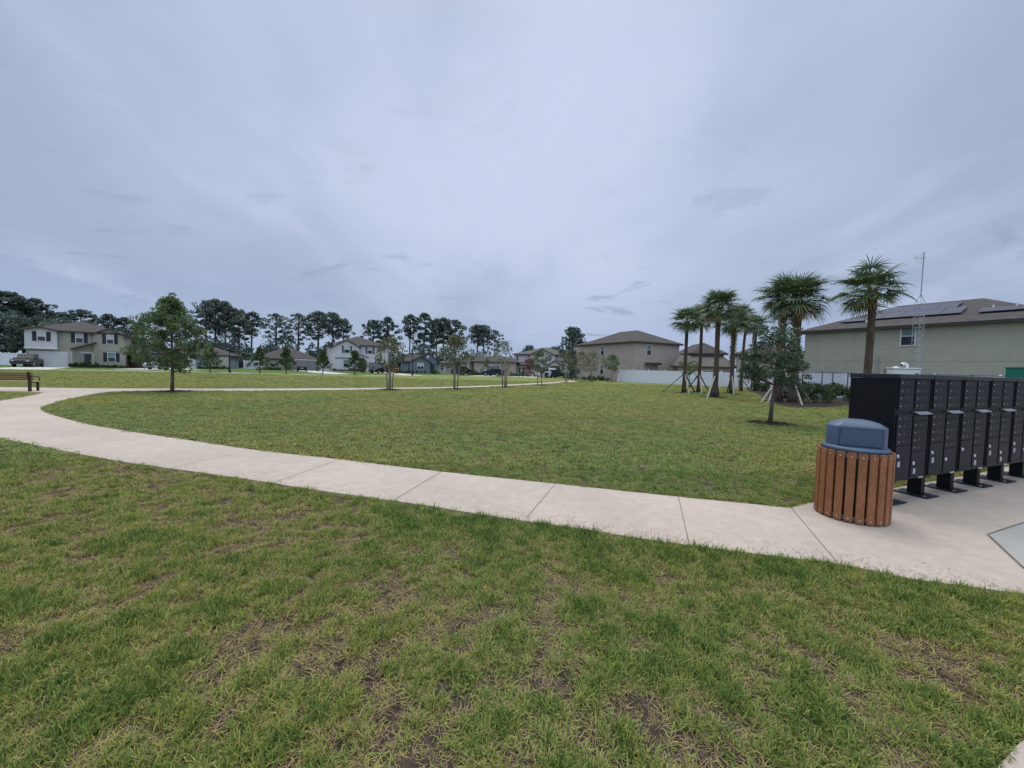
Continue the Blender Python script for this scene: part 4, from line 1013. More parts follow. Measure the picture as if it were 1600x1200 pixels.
# ------------------------------------------------------------------ broadleaf trees and pines
def make_tree(name, label, cat, loc, clumps, leaf, crown_m, trunk_m, stems, group=None, lsize=.07, asp=.5, n_per=90, limbs=True, kindn='crown', rz=0, bark_n=8):
    """clumps: (x,y,z,r[,density]); stems: list of (points, radii)"""
    root = thing(name, label, cat, loc, rz, group); b = MB()
    for pts, rad in stems: b.tube(pts, rad, bark_n)
    ax = stems[0][0]
    if limbs:
        for c in clumps:
            cv = Vector(c[:3]); bestp = None
            for pts, rad in stems:
                for i in range(len(pts)-1):
                    for t in (0, .33, .66):
                        q = Vector(pts[i]).lerp(Vector(pts[i+1]), t)
                        if q.z < cv.z - .15*abs(Vector((cv.x-q.x, cv.y-q.y)).length) or bestp is None:
                            dd = (q-cv).length + .6*max(0, q.z-cv.z+.3)
                            if bestp is None or dd < bestp[0]: bestp = (dd, q, rad[i])
            q = bestp[1]; mid = q.lerp(cv, .5)+Vector((0,0,-.06*(cv-q).length)); r_ = max(.006, bestp[2]*.38)
            b.tube([q, mid, cv], [r_, r_*.6, r_*.25], 5, False)
    b.build('trunk', trunk_m, root, smooth=True)
    CC = []; OO = []
    for c in clumps:
        x, y, z, r = c[:4]; n = int(n_per*(c[4] if len(c) > 4 else 1)*max(.3, 1))
        v = RNG.normal(size=(n, 3)); v /= np.linalg.norm(v, axis=1)[:,None]; rr_ = RNG.uniform(.25, 1, n)**.5
        v = v*(rr_*r)[:,None]; v[:,2] *= .8; CC.append(v+np.array([x,y,z])); OO.append(v/r)
    C = np.concatenate(CC); O = np.concatenate(OO)
    V = leafquads(C, lsize, asp, .3, O); T = np.clip(RNG.beta(2, 2, len(C)) + np.repeat(RNG.uniform(-.18, .18, len(clumps)), [len(x) for x in CC]), 0, .93)
    quads(kindn, V, T, crown_m, root)
    return root
def envelope(n, H, hb, prof, r, jit=.25, seed=0, dense=None):
    rg = random.Random(seed); out = []
    for i in range(n):
        t = ((i+.5)/n)**.85; z = hb + (H-hb)*t; Rz = prof(t); a = i*2.399+rg.uniform(-.5, .5); q = math.sqrt(rg.uniform(.05, 1))
        rr_ = max(0, Rz-r*.7)*q; out.append((rr_*math.cos(a), rr_*math.sin(a), min(H-r*.6, z+rg.uniform(-jit, jit)), r*rg.uniform(.7, 1.25), dense(t) if dense else 1))
    return out
# spreading tree on the left
pf = lambda t: 1.72*(.8+2*t if t <= .10 else (1.0 if t < .55 else (1-(t-.55)*2.3 if t < .8 else max(.1, .42-(t-.8)*1.6))))
p = G(269, 612); H = hz(267, 458, p.y)
cl = envelope(120, H-.25, 1.12, pf, .29, .25, 4) + [(-1.25, .2, H*.62, .35), (-1.35, 0, H*.5, .35), (1.15, .1, H*.6, .33), (.05, 0, H-.12, .16, .4), (-.05, 0, H-.45, .25, .7)]
make_tree('spreading_tree', 'dense dark green tree with a pointed top standing alone near the bend of the path', 'tree', p, cl, None, 'oak', 'trunk',
          [([(0,0,-.05),(.02,0,.5),(.03,0,1.2),(.0,.02,2.4),(-.03,0,H-.3)], [.085,.07,.06,.04,.012])], lsize=.066, n_per=105, asp=.42)
# small live oak in front of the palms
p = G(1203, 662); H = hz(1207, 480, p.y)
pf = lambda t: .95 if t < .45 else max(.42, .95-(t-.45)*1.1)
cl = envelope(46, H*.82, 1.25, lambda t: 1.08*(1 if t < .55 else 1-(t-.55)*1.0), .25, .12, 8, lambda t: 1.2 if t < .55 else .32)
cl += [(.75, 0, 2.35, .2, .3), (.85, .1, 2.1, .2, .35), (1.05, -.1, 1.55, .15, .3), (.9, .2, 1.45, .16, .3), (.2, 0, H-.15, .12, .15), (-.1, .1, H-.35, .22, .3), (.35, 0, H-.55, .2, .25), (-.45, 0, H-.75, .22, .35), (.6, 0, 2.7, .18, .25), (-.8, .1, 1.7, .2, .6), (-.95, 0, 1.5, .15, .4), (-.5, .1, 2.3, .22, .45), (.1, 0, 2.7, .28, .5)]
make_tree('young_live_oak', 'small live oak with a leaning thin trunk in front of the palm group', 'tree', p, cl, None, 'liveoak', 'trunk',
          [([(0,0,-.05),(.03,0,.6),(.09,0,1.25),(.13,.02,2.2),(.12,0,H-.3)], [.075,.055,.045,.028,.008])], lsize=.043, n_per=215, asp=.42)
# crape myrtles along the path
def myrtle(label, px, py, ytop, w, ns, sd, dens, lean=0, single=False, m='myrt', hbf=.36):
    p = G(px, py) if py else None; H = hz(px, ytop, p.y); rg = random.Random(sd); stems = []
    for i in range(ns):
        a = 6.283*i/ns+rg.uniform(-.3, .3); s0 = .16 if ns > 1 else 0; tipr = w*.45*rg.uniform(.5, 1)
        stems.append(([(s0*math.cos(a), s0*math.sin(a), -.05), (s0*1.3*math.cos(a), s0*1.3*math.sin(a), H*.25), (s0*2*math.cos(a), s0*2*math.sin(a), H*.45), (tipr*math.cos(a), tipr*math.sin(a), H*.82)], [.045, .04, .034, .01]))
    if single: stems = [([(0,0,-.05),(0,0,H*.4),(.02,0,H*.85)], [.06,.05,.012])]
    prof = lambda t: w*(.55+.45*math.sin(min(1, t*1.25)*math.pi*.9)) if t < .8 else w*.6*(1-(t-.8)*2.5)
    cl = envelope(30, H, H*hbf, prof, w*.26, .2, sd)
    return make_tree('crape_myrtle' if not single else 'young_street_tree', label, 'tree', p, cl, None, m, 'myrtle', stems, 'ornamental trees along the path', lsize=.075, n_per=int(60*dens), asp=.5)
myrtle('thin pale tree on three bare stems, leftmost along the far path', 609, 609, 526, 1.25, 4, 1, .75)
myrtle('vase-shaped tree on two pale stems, green-brown crown, in front of the slate bungalow', 711, 608, 523, 1.45, 3, 2, 1.15)
myrtle('nearly bare sparse tree on several thin stems before the brown-roofed house', 788, 605, 533, 1.2, 5, 3, .33)
myrtle('small round green tree on short stems beside the red-leaved shrub', 843, 602, 548, 1.35, 2, 4, 1.1)
myrtle('pale brownish tree where the far path ends', 885, 598, 547, 1.5, 3, 5, .8)
myrtle('brownish thin tree just right of the path end', 908, 596.6, 549, 1.6, 3, 6, .8)
myrtle('brownish tree with crown touching its neighbour before the tan two-storey house', 924, 596.3, 549, 2.0, 4, 7, .9)
myrtle('bright green small tree on one stem at the end of the white fence', 955, 596.8, 554, 1.6, 1, 8, 1.5, single=True, m='oak', hbf=.42)
# young conifers along the far pavement
def cyp(label, px, Y, ytop, w, sd, m='cyp'):
    p = P(px, Y); H = hz(px, ytop, Y); prof = lambda t: w*1.15*(1-.86*t) if t > .10 else w*.95
    cl = envelope(44, H, H*.2, prof, w*.2, .22, sd) + [(0, 0, H-.2, w*.14, .5), (0, 0, H-.5, w*.2, .8)]
    make_tree('young_conifer', label, 'tree', p, cl, None, m, 'pinebark', [([(0,0,-.05),(0,0,H*.5),(0,0,H-.15)], [.075,.05,.012])], 'young trees along the far pavement', lsize=.12, n_per=55, asp=.4)
cyp('short bushy young tree by the white SUV driveway', 280, 50.5, 552, 1.5, 1)
cyp('young tree directly left of the first street lamp', 328, 51.5, 537, 1.6, 2)
cyp('pale open young tree left of the taupe house', 406, 52.5, 543, 1.65, 3)
cyp('dark pointed young tree before the taupe house', 447, 53.5, 543, 1.5, 4, 'bush')
cyp('young tree between the taupe house and the white gabled house', 504.5, 55, 546, 1.5, 5)
cyp('dark pointed young tree before the white gabled house', 554.5, 56, 548, 1.6, 6, 'bush')
cyp('rounded young tree beside the porch of the white gabled house', 566, 76, 560, 1.9, 7, 'bush')
# pines: five kinds of crown, then copies
def pine(seed, H=18.0, dens=1.0, spread=3.6, bare=.5):
    rg = random.Random(seed); stems = [([(0,0,-.2),(rg.uniform(-.2,.2),0,H*.4),(rg.uniform(-.3,.3),0,H*.75),(rg.uniform(-.3,.3),0,H-.4)], [.27,.22,.14,.04])]
    cl = []; nb = 34
    for i in range(nb):
        t = bare + (1-bare)*(i/nb)**.85; z = H*t; a = i*2.399+rg.uniform(-.5,.5)
        env = math.sin(min(1, max(.05, (t-bare)/(1-bare)*.92+.12))*math.pi)**.6
        L = spread*env*rg.uniform(.35, 1.05); r = rg.uniform(.55, 1.0)
        cl.append((L*math.cos(a), L*math.sin(a), min(H-.5, z+L*.22), r, dens))
        if L > 2 and rg.random() < .6: cl.append((L*.55*math.cos(a+.3), L*.55*math.sin(a+.3), z+L*.2, r*.8, dens))
    cl.append((0, 0, H-.6, .8, dens))
    return cl, stems
PV = []
for k_, (sd, dn, sp_, br) in enumerate(((11, 1, 3.4, .52), (12, .55, 3.6, .45), (13, 1.15, 4.2, .50), (14, .8, 3.0, .58), (15, 1.2, 3.9, .38))):
    cl, st_ = pine(sd, 18, dn, sp_, br)
    PV.append(('x', cl, st_))
first = {}
GP = 'pines beyond the houses'
def put_pine(k, label, px, Y, ytop, wide=1.0):
    p = P(px, Y); H = hz(px, ytop, Y); s = H/18.0
    if k not in first:
        first[k] = make_tree('pine_tree', label, 'pine tree', p, PV[k][1], None, 'pine', 'pinebark', PV[k][2], GP, lsize=.27, n_per=64, asp=.5); o = first[k]
    else: o = dup(first[k], label, p, random.uniform(0, 6), group=GP)
    o.scale = (s*wide*1.2, s*wide*1.2, s); return o
PN = [(2,'big dark pine at the far left edge of the picture',-8,78,452,1.3),(4,'dark bushy pine above the black pickup truck',18,80,457,1.3),(2,'dark rounded pine behind the white fence on the far left',38,84,470,1.25),
(4,'conical dark pine left of the sage house roof',57,84,467,1.1),(0,'small dark pine just behind the left gable of the sage house',78,92,489,1.0),(1,'pale-trunked low pine over the left end of the sage roof',97,96,488,1.1),
(2,'low wide pine above the middle of the sage roof',129,98,484,1.15),(4,'broad low tree over the right end of the sage roof',170,100,491,1.2),(2,'low pine just left of the spreading tree',196,102,496,1.1),
(1,'slim pine with a forked leaning limb right of the spreading tree',322,100,470,.95),(0,'tall flat-topped pine, first of the close trio above the blue-grey house',337,104,468,.9),(2,'dense pine in the middle of the close trio',352,102,471,.85),(0,'pine on the right of the close trio',366,106,482,.9),
(2,'dark rounded pine behind the first street lamp',374,100,494,.9),(3,'pine with a bare lower trunk just left of the open pine',394,104,488,1.0),(1,'open see-through pine standing alone left of the taupe roof',431,104,490,1.15),(1,'open see-through pine above the peak of the taupe roof',466,104,490,1.1),
(0,'full pine right of the taupe roof peak',497,102,487,1.15),(3,'tall pine with a long bare trunk beside the white gabled house',520,98,489,1.15),(3,'pine leaning over the left edge of the white gabled roof',536,102,499,1.0),
(2,'rounded pine behind the white gabled roof',583,104,500,.95),(4,'dense pine right of the white gabled roof',605,104,496,.95),(3,'slim pine just left of the big dark clump',640,106,492,.8),(4,'biggest dark pine, over the slate bungalow',662,106,490,1.1),
(2,'dark pine right behind the round gable vent',681,104,498,.8),(0,'pine over the low tan garage',692,104,497,.9),(2,'rounded pine left of the brown hipped roof',709,106,500,.95),(3,'flat-topped pine over the left slope of the brown roof',745,108,508,1.15),
(3,'pine twin with bare trunk above the brown roof',755,108,508,1.0),(1,'last small pine of the row before the open sky',772,110,516,1.0)]
for a in PN: put_pine(*a)
# broad tree by the tan two-storey house
p = P(893, 78); H = hz(893, 512, 78)
cl = envelope(46, H, H*.30, lambda t: 3.0*math.sin(min(1, t*.85+.15)*math.pi)**.5, .8, .4, 5)
make_tree('round_oak', 'lone dark round tree against the sky left of the tan two-storey house', 'tree', p, cl, None, 'pine', 'trunk', [([(0,0,-.1),(.1,0,H*.4),(0,0,H*.85)], [.25,.18,.05])], lsize=.24, n_per=70)
for px, Y, yt, w, lb in ((826, 98, 540, 3, 'low dark tree top peeking over the white porch house roof, left end'), (865, 100, 542, 3, 'low dark tree top peeking over the right slope of the white porch house')):
    p = P(px, Y); H = hz(px, yt, Y); cl = envelope(30, H, H*.4, lambda t: w*math.sin(min(1, t*.8+.2)*math.pi)**.5, .8, .3, int(px))
    make_tree('round_oak', lb, 'tree', p, cl, None, 'pine', 'trunk', [([(0,0,-.1),(0,0,H*.8)], [.2,.06])], lsize=.26, n_per=50)
p = P(1077, 44); cl = envelope(20, 2.9, 1.3, lambda t: 1.3, .4, .2, 3); make_tree('garden_tree', 'small leafy tree in front of the white fence between the first two palms', 'tree', p, cl, None, 'oak', 'trunk', [([(0,0,0),(0,0,2)], [.05,.02])], lsize=.1, n_per=40)
p = P(827, 80); cl = envelope(22, hz(827, 560, 80), .8, lambda t: 1.3*(1-.5*abs(t-.4)), .45, .2, 3); make_tree('red_leaved_shrub', 'dark red-leaved small tree at the corner of the white porch house', 'shrub', p, cl, None, 'red', 'trunk', [([(0,0,0),(0,0,2.4)], [.06,.02])], lsize=.15, n_per=40)
p = P(893, 62); cl = envelope(30, hz(893, 548, 62), .3, lambda t: 1.6*(1-.55*t), .5, .2, 9); make_tree('dark_evergreen', 'dark evergreen against the left wall of the tan two-storey house', 'tree', p, cl, None, 'pine', 'trunk', [([(0,0,0),(0,0,3)], [.08,.03])], lsize=.16, n_per=70)
# the low woods behind the houses: nobody could count them
V = []; rg = random.Random(3); pxs = []
cc = []
for i in range(330):
    px = rg.uniform(195, 800); Y = rg.uniform(92, 104); p = P(px, Y); hgt = rg.uniform(2.0, 9.0 if 320 < px < 520 else 7)*(1.0 if px < 480 else .85)
    cc.append((p.x, p.y, p.z+rg.uniform(.5, hgt), rg.uniform(1.3, 2.3)))
for i in range(120):
    px = rg.uniform(-90, 112); Y = rg.uniform(72, 84); p = P(px, Y); cc.append((p.x, p.y, p.z+rg.uniform(.6, 8.5), rg.uniform(1.0, 2.0)))
for i in range(70):
    px = rg.uniform(100, 230); Y = rg.uniform(90, 98); p = P(px, Y); cc.append((p.x, p.y, p.z+rg.uniform(.6, 8), rg.uniform(1.2, 2.0)))
C = []; O = []
for x, y, z, r in cc:
    v = RNG.normal(size=(130, 3)); v /= np.linalg.norm(v, axis=1)[:,None]; v *= (RNG.uniform(.4, 1, 130)**.5*r)[:,None]; C.append(v+np.array([x, y, z])); O.append(v/r)
C = np.concatenate(C); O = np.concatenate(O); C[:,2] = np.maximum(C[:,2], -.3)
o = quads('woods', leafquads(C, .34, .55, .3, O), np.clip(RNG.beta(2, 2.6, len(C)), 0, .9), 'pine'); tag(o, 'dark undergrowth of the woods behind the houses', None, None, 'stuff')
# ------------------------------------------------------------------ shrubs
def shrub_mesh(seed, r=.5, h_=.8, n=8, m='bush', ls=.06, per=70):
    cl = [(random.uniform(-r, r)*.6, random.uniform(-r, r)*.6, random.uniform(.15, h_), r*.45) for _ in range(n)]
    C = []; O = []
    for x, y, z, q in cl:
        v = RNG.normal(size=(per, 3)); v /= np.linalg.norm(v, axis=1)[:,None]; v *= (RNG.uniform(.3, 1, per)**.5*q)[:,None]; C.append(v+np.array([x, y, z])); O.append(v/q)
    C = np.concatenate(C); O = np.concatenate(O); C[:,2] = np.abs(C[:,2])+.01; O[:,2] += .5
    return leafquads(C, ls, .4, .4, O), np.clip(RNG.beta(2, 2, len(C)), 0, .93)
def shrub(label, p, r, h_, m='bush', ls=.06, per=70, group=None, seed=0, n=8):
    V, T = shrub_mesh(seed, r, h_, n, m, ls, per); o = quads('shrub', V, T, m); o.location = p; tag(o, label, 'shrub', group); return o
GB = 'shrubs along the chain-link fence'
for i, (px, py, r, hh_, lb) in enumerate(((1183, 611, .6, .75, 'dark low shrub beside the palm with the olive crown'), (1196, 612, .55, .6, 'dark shrub seen just left of the big palm pair'), (1250, 626, .6, .8, 'leafy green shrub right of the thick booted palm'),
    (1226, 622, .7, .9, 'dark shrub filling the gap between the big palm pair'), (1266, 629, .6, .9, 'shrub under the pale slanting prop'), (1282, 630, .65, .95, 'full green shrub below the double steel post of the chain-link fence'), (1299, 629, .6, 1.0, 'spiky-topped shrub in the middle of the chain-link row'), (1313, 628, .55, 1.0, 'bluish taller shrub left of the mailboxes'),
    (1328, 627, .55, .95, 'shrub half hidden by the nearest mailbox unit'))):
    shrub(lb, G(px, py), r, hh_, 'bush', .065, 110, GB, i, 11)
def row(hh, us, v, lab_, r=.4, h_=.45, m='bush'):
    first_ = None
    for u_ in us:
        q = hh.o + hh.u*u_ + hh.n*v; q = Vector((q.x, q.y, gz(q.y)))
        if first_ is None: first_ = shrub(lab_, q, r, h_, m, .09, 45, lab_[:60]); first_['group'] = 'front bed shrubs of the '+lab_.split(' of the ')[-1]
        else:
            c = first_.copy(); COL.objects.link(c); c.location = q; c.rotation_euler = (0,0,random.uniform(0,6)); s = random.uniform(.7, 1.3); c.scale = (s,s,s)
HS = {o_.name: o_ for o_ in SC.objects}
# shrubs in front of houses (positions by column and depth)
def bed(pxs, Yf, label, group, r=.4, h_=.5, m='bush'):
    f_ = None
    for px in pxs:
        q = P(px, Yf(px))
        if f_ is None: f_ = shrub(label, q, r, h_, m, .10, 40, group)
        else:
            c = f_.copy(); COL.objects.link(c); c.location = q; c.rotation_euler = (0,0,random.uniform(0,6)); s = random.uniform(.65, 1.3); c.scale = (s,s,s)
bed([113,117,121,126,131,136,141,147,153,158,164,170,176,182,187,192,198], lambda x: 56+(x-41)*.0425-1.0, 'small green shrub in the front bed of the sage two-storey house', 'front bed of the sage house')
bed([224,228,233,312,318,324,330,336,342,349,356], lambda x: 66.5+(x-222)*.06-1.2, 'low green shrub along the front of the blue-grey house', 'front bed of the blue-grey house')
bed([414,418,423,428,433,438], lambda x: 77, 'low shrub before the left end of the taupe house', 'front bed of the taupe house')
bed([523,528,533,538,543,548,553,558,563,568], lambda x: 79.5, 'low shrub under the front gable of the white gabled house', 'front bed of the white gabled house')
bed([628,634,640,646,652,658,664,676,681,686], lambda x: 82, 'low shrub in front of the slate bungalow', 'front bed of the slate bungalow')
bed([734,738,742,746,750,755], lambda x: 79, 'bushy shrub beside the entry of the brown-roofed house', 'front bed of the brown-roofed house', .6, .9)
bed([800,806,812,818,824], lambda x: 74, 'grassy shrub clump before the red-leaved tree', 'shrub clumps before the red-leaved tree', .55, .6)
bed([885,891,912,919,926,931,938,944,950], lambda x: 60 if x > 900 else 66, 'dark low shrub along the long wall of the tan two-storey house', 'front bed of the tan two-storey house', .55, .6)
p = P(226, 60); cl = envelope(14, 2.6, .8, lambda t: .6, .3, .1, 3); make_tree('slim_garden_tree', 'slim dark garden tree at the right corner of the sage house', 'tree', p, cl, None, 'bush', 'trunk', [([(0,0,0),(0,0,2.2)], [.04,.02])], lsize=.1, n_per=40)
p = P(738, 77); cl = envelope(12, hz(759, 560, 77), 1.2, lambda t: .9, .4, .1, 5); make_tree('slim_garden_tree', 'small light green tree before the tan wall of the brown-roofed house', 'tree', P(759, 77), cl, None, 'oak', 'trunk', [([(0,0,0),(0,0,2.6)], [.05,.02])], lsize=.12, n_per=40)
# ------------------------------------------------------------------ mulch rings (loose chips: one object)
rings = [(269,612,.85),(1203,662,.62),(609,609,.75),(711,608,.8),(788,605,.85),(843,602,.9),(885,598,.9),(908,596.6,.9),(924,596.3,1),(955,596.8,.8),(1068.5,614,.8),(1091.5,613,.8),(1116.5,621,.85),(1142,615,.9),(1153,611,.8),(1174,608,.8),(1216,627.5,.9),(1235,629,1.0)]
b = MB(); Cc = []
RP = []
for px, py, r in rings:
    p = G(px, py); RP.append((p.x, p.y, r)); vs = []; n = 28
    for k in range(n):
        a = 6.283*k/n; q = r*random.uniform(.82, 1.1); vs.append((p.x+q*math.cos(a), p.y+q*math.sin(a), gz(p.y+q*math.sin(a))+.012))
    vs.append((p.x, p.y, p.z+.05)); b.add(vs, [(k, (k+1) % n, n) for k in range(n)])
    m_ = 420 if p.y < 26 else 150; a = RNG.uniform(0, 6.283, m_); q = r*np.sqrt(RNG.uniform(0, 1.25, m_))
    Cc.append(np.stack([p.x+q*np.cos(a), p.y+q*np.sin(a), gz(p.y+q*np.sin(a))+.02+.04*np.maximum(0, 1-q/r)], 1))
bedp = [G(1165, 611), G(1185, 617), G(1215, 634), G(1250, 638), G(1290, 637), G(1338, 634), G(1340, 618), G(1280, 616), G(1200, 606), G(1165, 604)]
b.add([(v.x, v.y, gz(v.y)+.008) for v in bedp], [tuple(range(len(bedp)))])
mu = b.build('mulch', 'mulch'); tag(mu, 'dark brown wood mulch round the trees and shrubs', None, None, 'stuff')
Cq = np.concatenate(Cc); V = leafquads(Cq, .035, .35, 1.2)
co_ = quads('mulch_chips', V, RNG.uniform(0, 1, len(Cq)), 'mulch'); co_.parent = mu
# dry clippings blown on to the concrete: loose, uncountable
def flatq(x, y):
    a = RNG.uniform(0, 6.283, len(x)); s = RNG.uniform(.005, .014, len(x)); z = gz(y)+.0235; c, d = np.cos(a), np.sin(a)
    mk = lambda u, v, dz: np.stack([x+(c*u-d*v)*s, y+(d*u+c*v)*s, z+dz], 1)
    return np.stack([mk(-1, -.1, 0), mk(0, -.2, .002), mk(1, 0, .0005), mk(0, .2, .002)], 1)
n_ = 2600; q = np.array([outer[i].lerp(outer[i+1], t) for i in range(len(outer)-1) for t in np.linspace(0, 1, 12)])
k_ = RNG.integers(0, len(q), n_); off = np.abs(RNG.normal(0, .16, n_)); cx_, cy_ = q[k_,0]+RNG.normal(0, .08, n_), q[k_,1]+off+.02
k_ = (cx_ > -10) & (cx_ < 6); cx_, cy_ = cx_[k_], cy_[k_]
cl_ = quads('grass_clippings', flatq(cx_, cy_), RNG.uniform(.3, 1, len(cx_)), 'dry'); tag(cl_, 'dry grass clippings along the edge of the concrete', None, None, 'stuff')
# ------------------------------------------------------------------ grass
def vnoise(x, y, s, seed):
    r = np.random.default_rng(seed); T = r.random((256, 256)); u = x*s+1000; v = y*s+1000
    i, j = np.floor(u).astype(int), np.floor(v).astype(int); fx, fy = u-i, v-j; fx = fx*fx*(3-2*fx); fy = fy*fy*(3-2*fy)
    g = lambda a, b_: T[a % 256, b_ % 256]
    return (g(i,j)*(1-fx)+g(i+1,j)*fx)*(1-fy)+(g(i,j+1)*(1-fx)+g(i+1,j+1)*fx)*fy
def fbm(x, y, s, seed, o=4):
    t = 0; a = 1; n = 0
    for k in range(o): t = t + a*vnoise(x, y, s*2**k, seed+k); n += a; a *= .55
    return t/n
def inpoly(x, y, poly):
    ins = np.zeros(len(x), bool); n = len(poly)
    for i in range(n):
        x0, y0 = poly[i]; x1, y1 = poly[(i+1) % n]
        if y0 == y1: continue
        c = ((y0 > y) != (y1 > y)) & (x < (x1-x0)*(y-y0)/(y1-y0)+x0); ins ^= c
    return ins
def polydist(x, y, line):
    d = np.full(len(x), 1e9)
    for (x0, y0), (x1, y1) in zip(line[:-1], line[1:]):
        dx, dy = x1-x0, y1-y0; t = np.clip(((x-x0)*dx+(y-y0)*dy)/(dx*dx+dy*dy), 0, 1); d = np.minimum(d, np.hypot(x-x0-t*dx, y-y0-t*dy))
    return d
tuft_col = bpy.data.collections.new('tufts')
def tuft(nb, Lm, w, spread, lie, seed, radius):
    rg = np.random.default_rng(seed); V = []; T = []
    for i in range(nb):
        a = rg.uniform(0, 6.283); r = radius*math.sqrt(rg.random()); p = np.array([r*math.cos(a), r*math.sin(a), -.004])
        az = rg.uniform(0, 6.283); el = math.radians(rg.uniform(*lie)); L = Lm*rg.uniform(.55, 1.25)
        d = np.array([math.cos(el)*math.cos(az), math.cos(el)*math.sin(az), math.sin(el)]); sd = np.array([-math.sin(az+rg.uniform(-.6,.6)), math.cos(az), rg.uniform(-.3,.3)]); sd /= np.linalg.norm(sd)
        t = rg.uniform(0, 1); p1 = p+d*L*.4; d2 = d.copy(); d2[2] -= rg.uniform(.1, .5); d2 /= np.linalg.norm(d2); p2 = p1+d2*L*.35; d3 = d2.copy(); d3[2] -= rg.uniform(.1,.6); d3 /= np.linalg.norm(d3); p3 = p2+d3*L*.25
        p3[2] = max(p3[2], .002); p2[2] = max(p2[2], .003)
        for a_, b_, wa, wb in ((p, p1, w*.8, w), (p1, p2, w, w*.75), (p2, p3, w*.75, w*.08)): V.append([a_-sd*wa, a_+sd*wa, b_+sd*wb, b_-sd*wb]); T.append(t)
    o = quads('tuft', np.array(V), np.array(T), 'grass'); COL.objects.unlink(o); tuft_col.objects.link(o); return o
def grassmat():
    m, nt, b = nodes('grass_blade'); N, L = nt.nodes.new, nt.links.new
    t1 = N('ShaderNodeAttribute'); t1.attribute_name = 'tone'; t1.attribute_type = 'INSTANCER'
    t2 = N('ShaderNodeAttribute'); t2.attribute_name = 'tint'
    hu = N('ShaderNodeAttribute'); hu.attribute_name = 'hue'; hu.attribute_type = 'INSTANCER'
    ad = N('ShaderNodeMath'); ad.operation = 'MULTIPLY_ADD'; L(t2.outputs['Fac'], ad.inputs[0]); ad.inputs[1].default_value = .5; L(t1.outputs['Fac'], ad.inputs[2])
    cr = N('ShaderNodeValToRGB'); e = cr.color_ramp.elements
    stops = [(0, (.062,.044,.038)), (.20, (.17,.128,.104)), (.34, (.30,.25,.155)), (.44, (.29,.31,.092)), (.62, (.195,.275,.064)), (.82, (.11,.195,.046)), (1, (.055,.125,.032))]
    e[0].position, e[0].color = stops[0][0], col4(stops[0][1]); e[1].position, e[1].color = stops[-1][0], col4(stops[-1][1])
    for p_, c in stops[1:-1]: x = e.new(p_); x.color = col4(c)
    L(ad.outputs[0], cr.inputs['Fac'])
    mx = N('ShaderNodeMix'); mx.data_type = 'RGBA'; mx.blend_type = 'MULTIPLY'; mx.inputs['Factor'].default_value = 1
    c2 = N('ShaderNodeMix'); c2.data_type = 'RGBA'; c2.inputs['A'].default_value = (.97, .98, .90, 1); c2.inputs['B'].default_value = (1.27, 1.05, .95, 1)
    L(hu.outputs['Fac'], c2.inputs['Factor']); L(cr.outputs['Color'], mx.inputs['A']); L(c2.outputs['Result'], mx.inputs['B'])
    L(mx.outputs['Result'], b.inputs['Base Color']); b.inputs['Roughness'].default_value = .6; b.inputs['Specular IOR Level'].default_value = .25
    tr = N('ShaderNodeBsdfTranslucent'); L(mx.outputs['Result'], tr.inputs['Color']); ms = N('ShaderNodeMixShader'); ms.inputs['Fac'].default_value = .25
    L(b.outputs['BSDF'], ms.inputs[1]); L(tr.outputs['BSDF'], ms.inputs[2]); L(ms.outputs['Shader'], nt.nodes['Material Output'].inputs['Surface'])
    return m
M['grass'] = grassmat()
# 0-3 close tufts, 4-6 flat dead thatch, 7-10 wide far tufts
for s in range(4): tuft(14, .054, .0021, 0, (20, 78), s, .032).name = 'tuft_%02d' % s
for s in range(3): tuft(15, .062, .0016, 0, (0, 24), 10+s, .045).name = 'tuft_%02d' % (4+s)
for s in range(4): tuft(30, .062, .0045, 0, (25, 75), 20+s, .085).name = 'tuft_%02d' % (7+s)
def grass(name, label, N_, yr, dens_fn, far):
    """rejection sampling over the wedge in front of (and a little beside) the camera"""
    y = RNG.uniform(yr[0]**.5, yr[1]**.5, N_)**2 if far else RNG.uniform(yr[0], yr[1], N_)
    return y
def cands(y0, y1, rho):
    """points with density rho(y) per m2 in |x| < 1.42 y + 1.5"""
    ys = np.linspace(y0, y1, 400); lam = rho(ys)*2*(1.42*ys+1.6); cdf = np.concatenate([[0], np.cumsum((lam[1:]+lam[:-1])/2*np.diff(ys))]); n = int(cdf[-1])
    y = np.interp(RNG.uniform(0, cdf[-1], n), cdf, ys); x = RNG.uniform(-1, 1, n)*(1.42*y+1.6); return x, y
outer_l = [tuple(p) for p in outer]; pad_l = [tuple(p) for p in pad_far]; inn_l = [tuple(p) for p in inner]
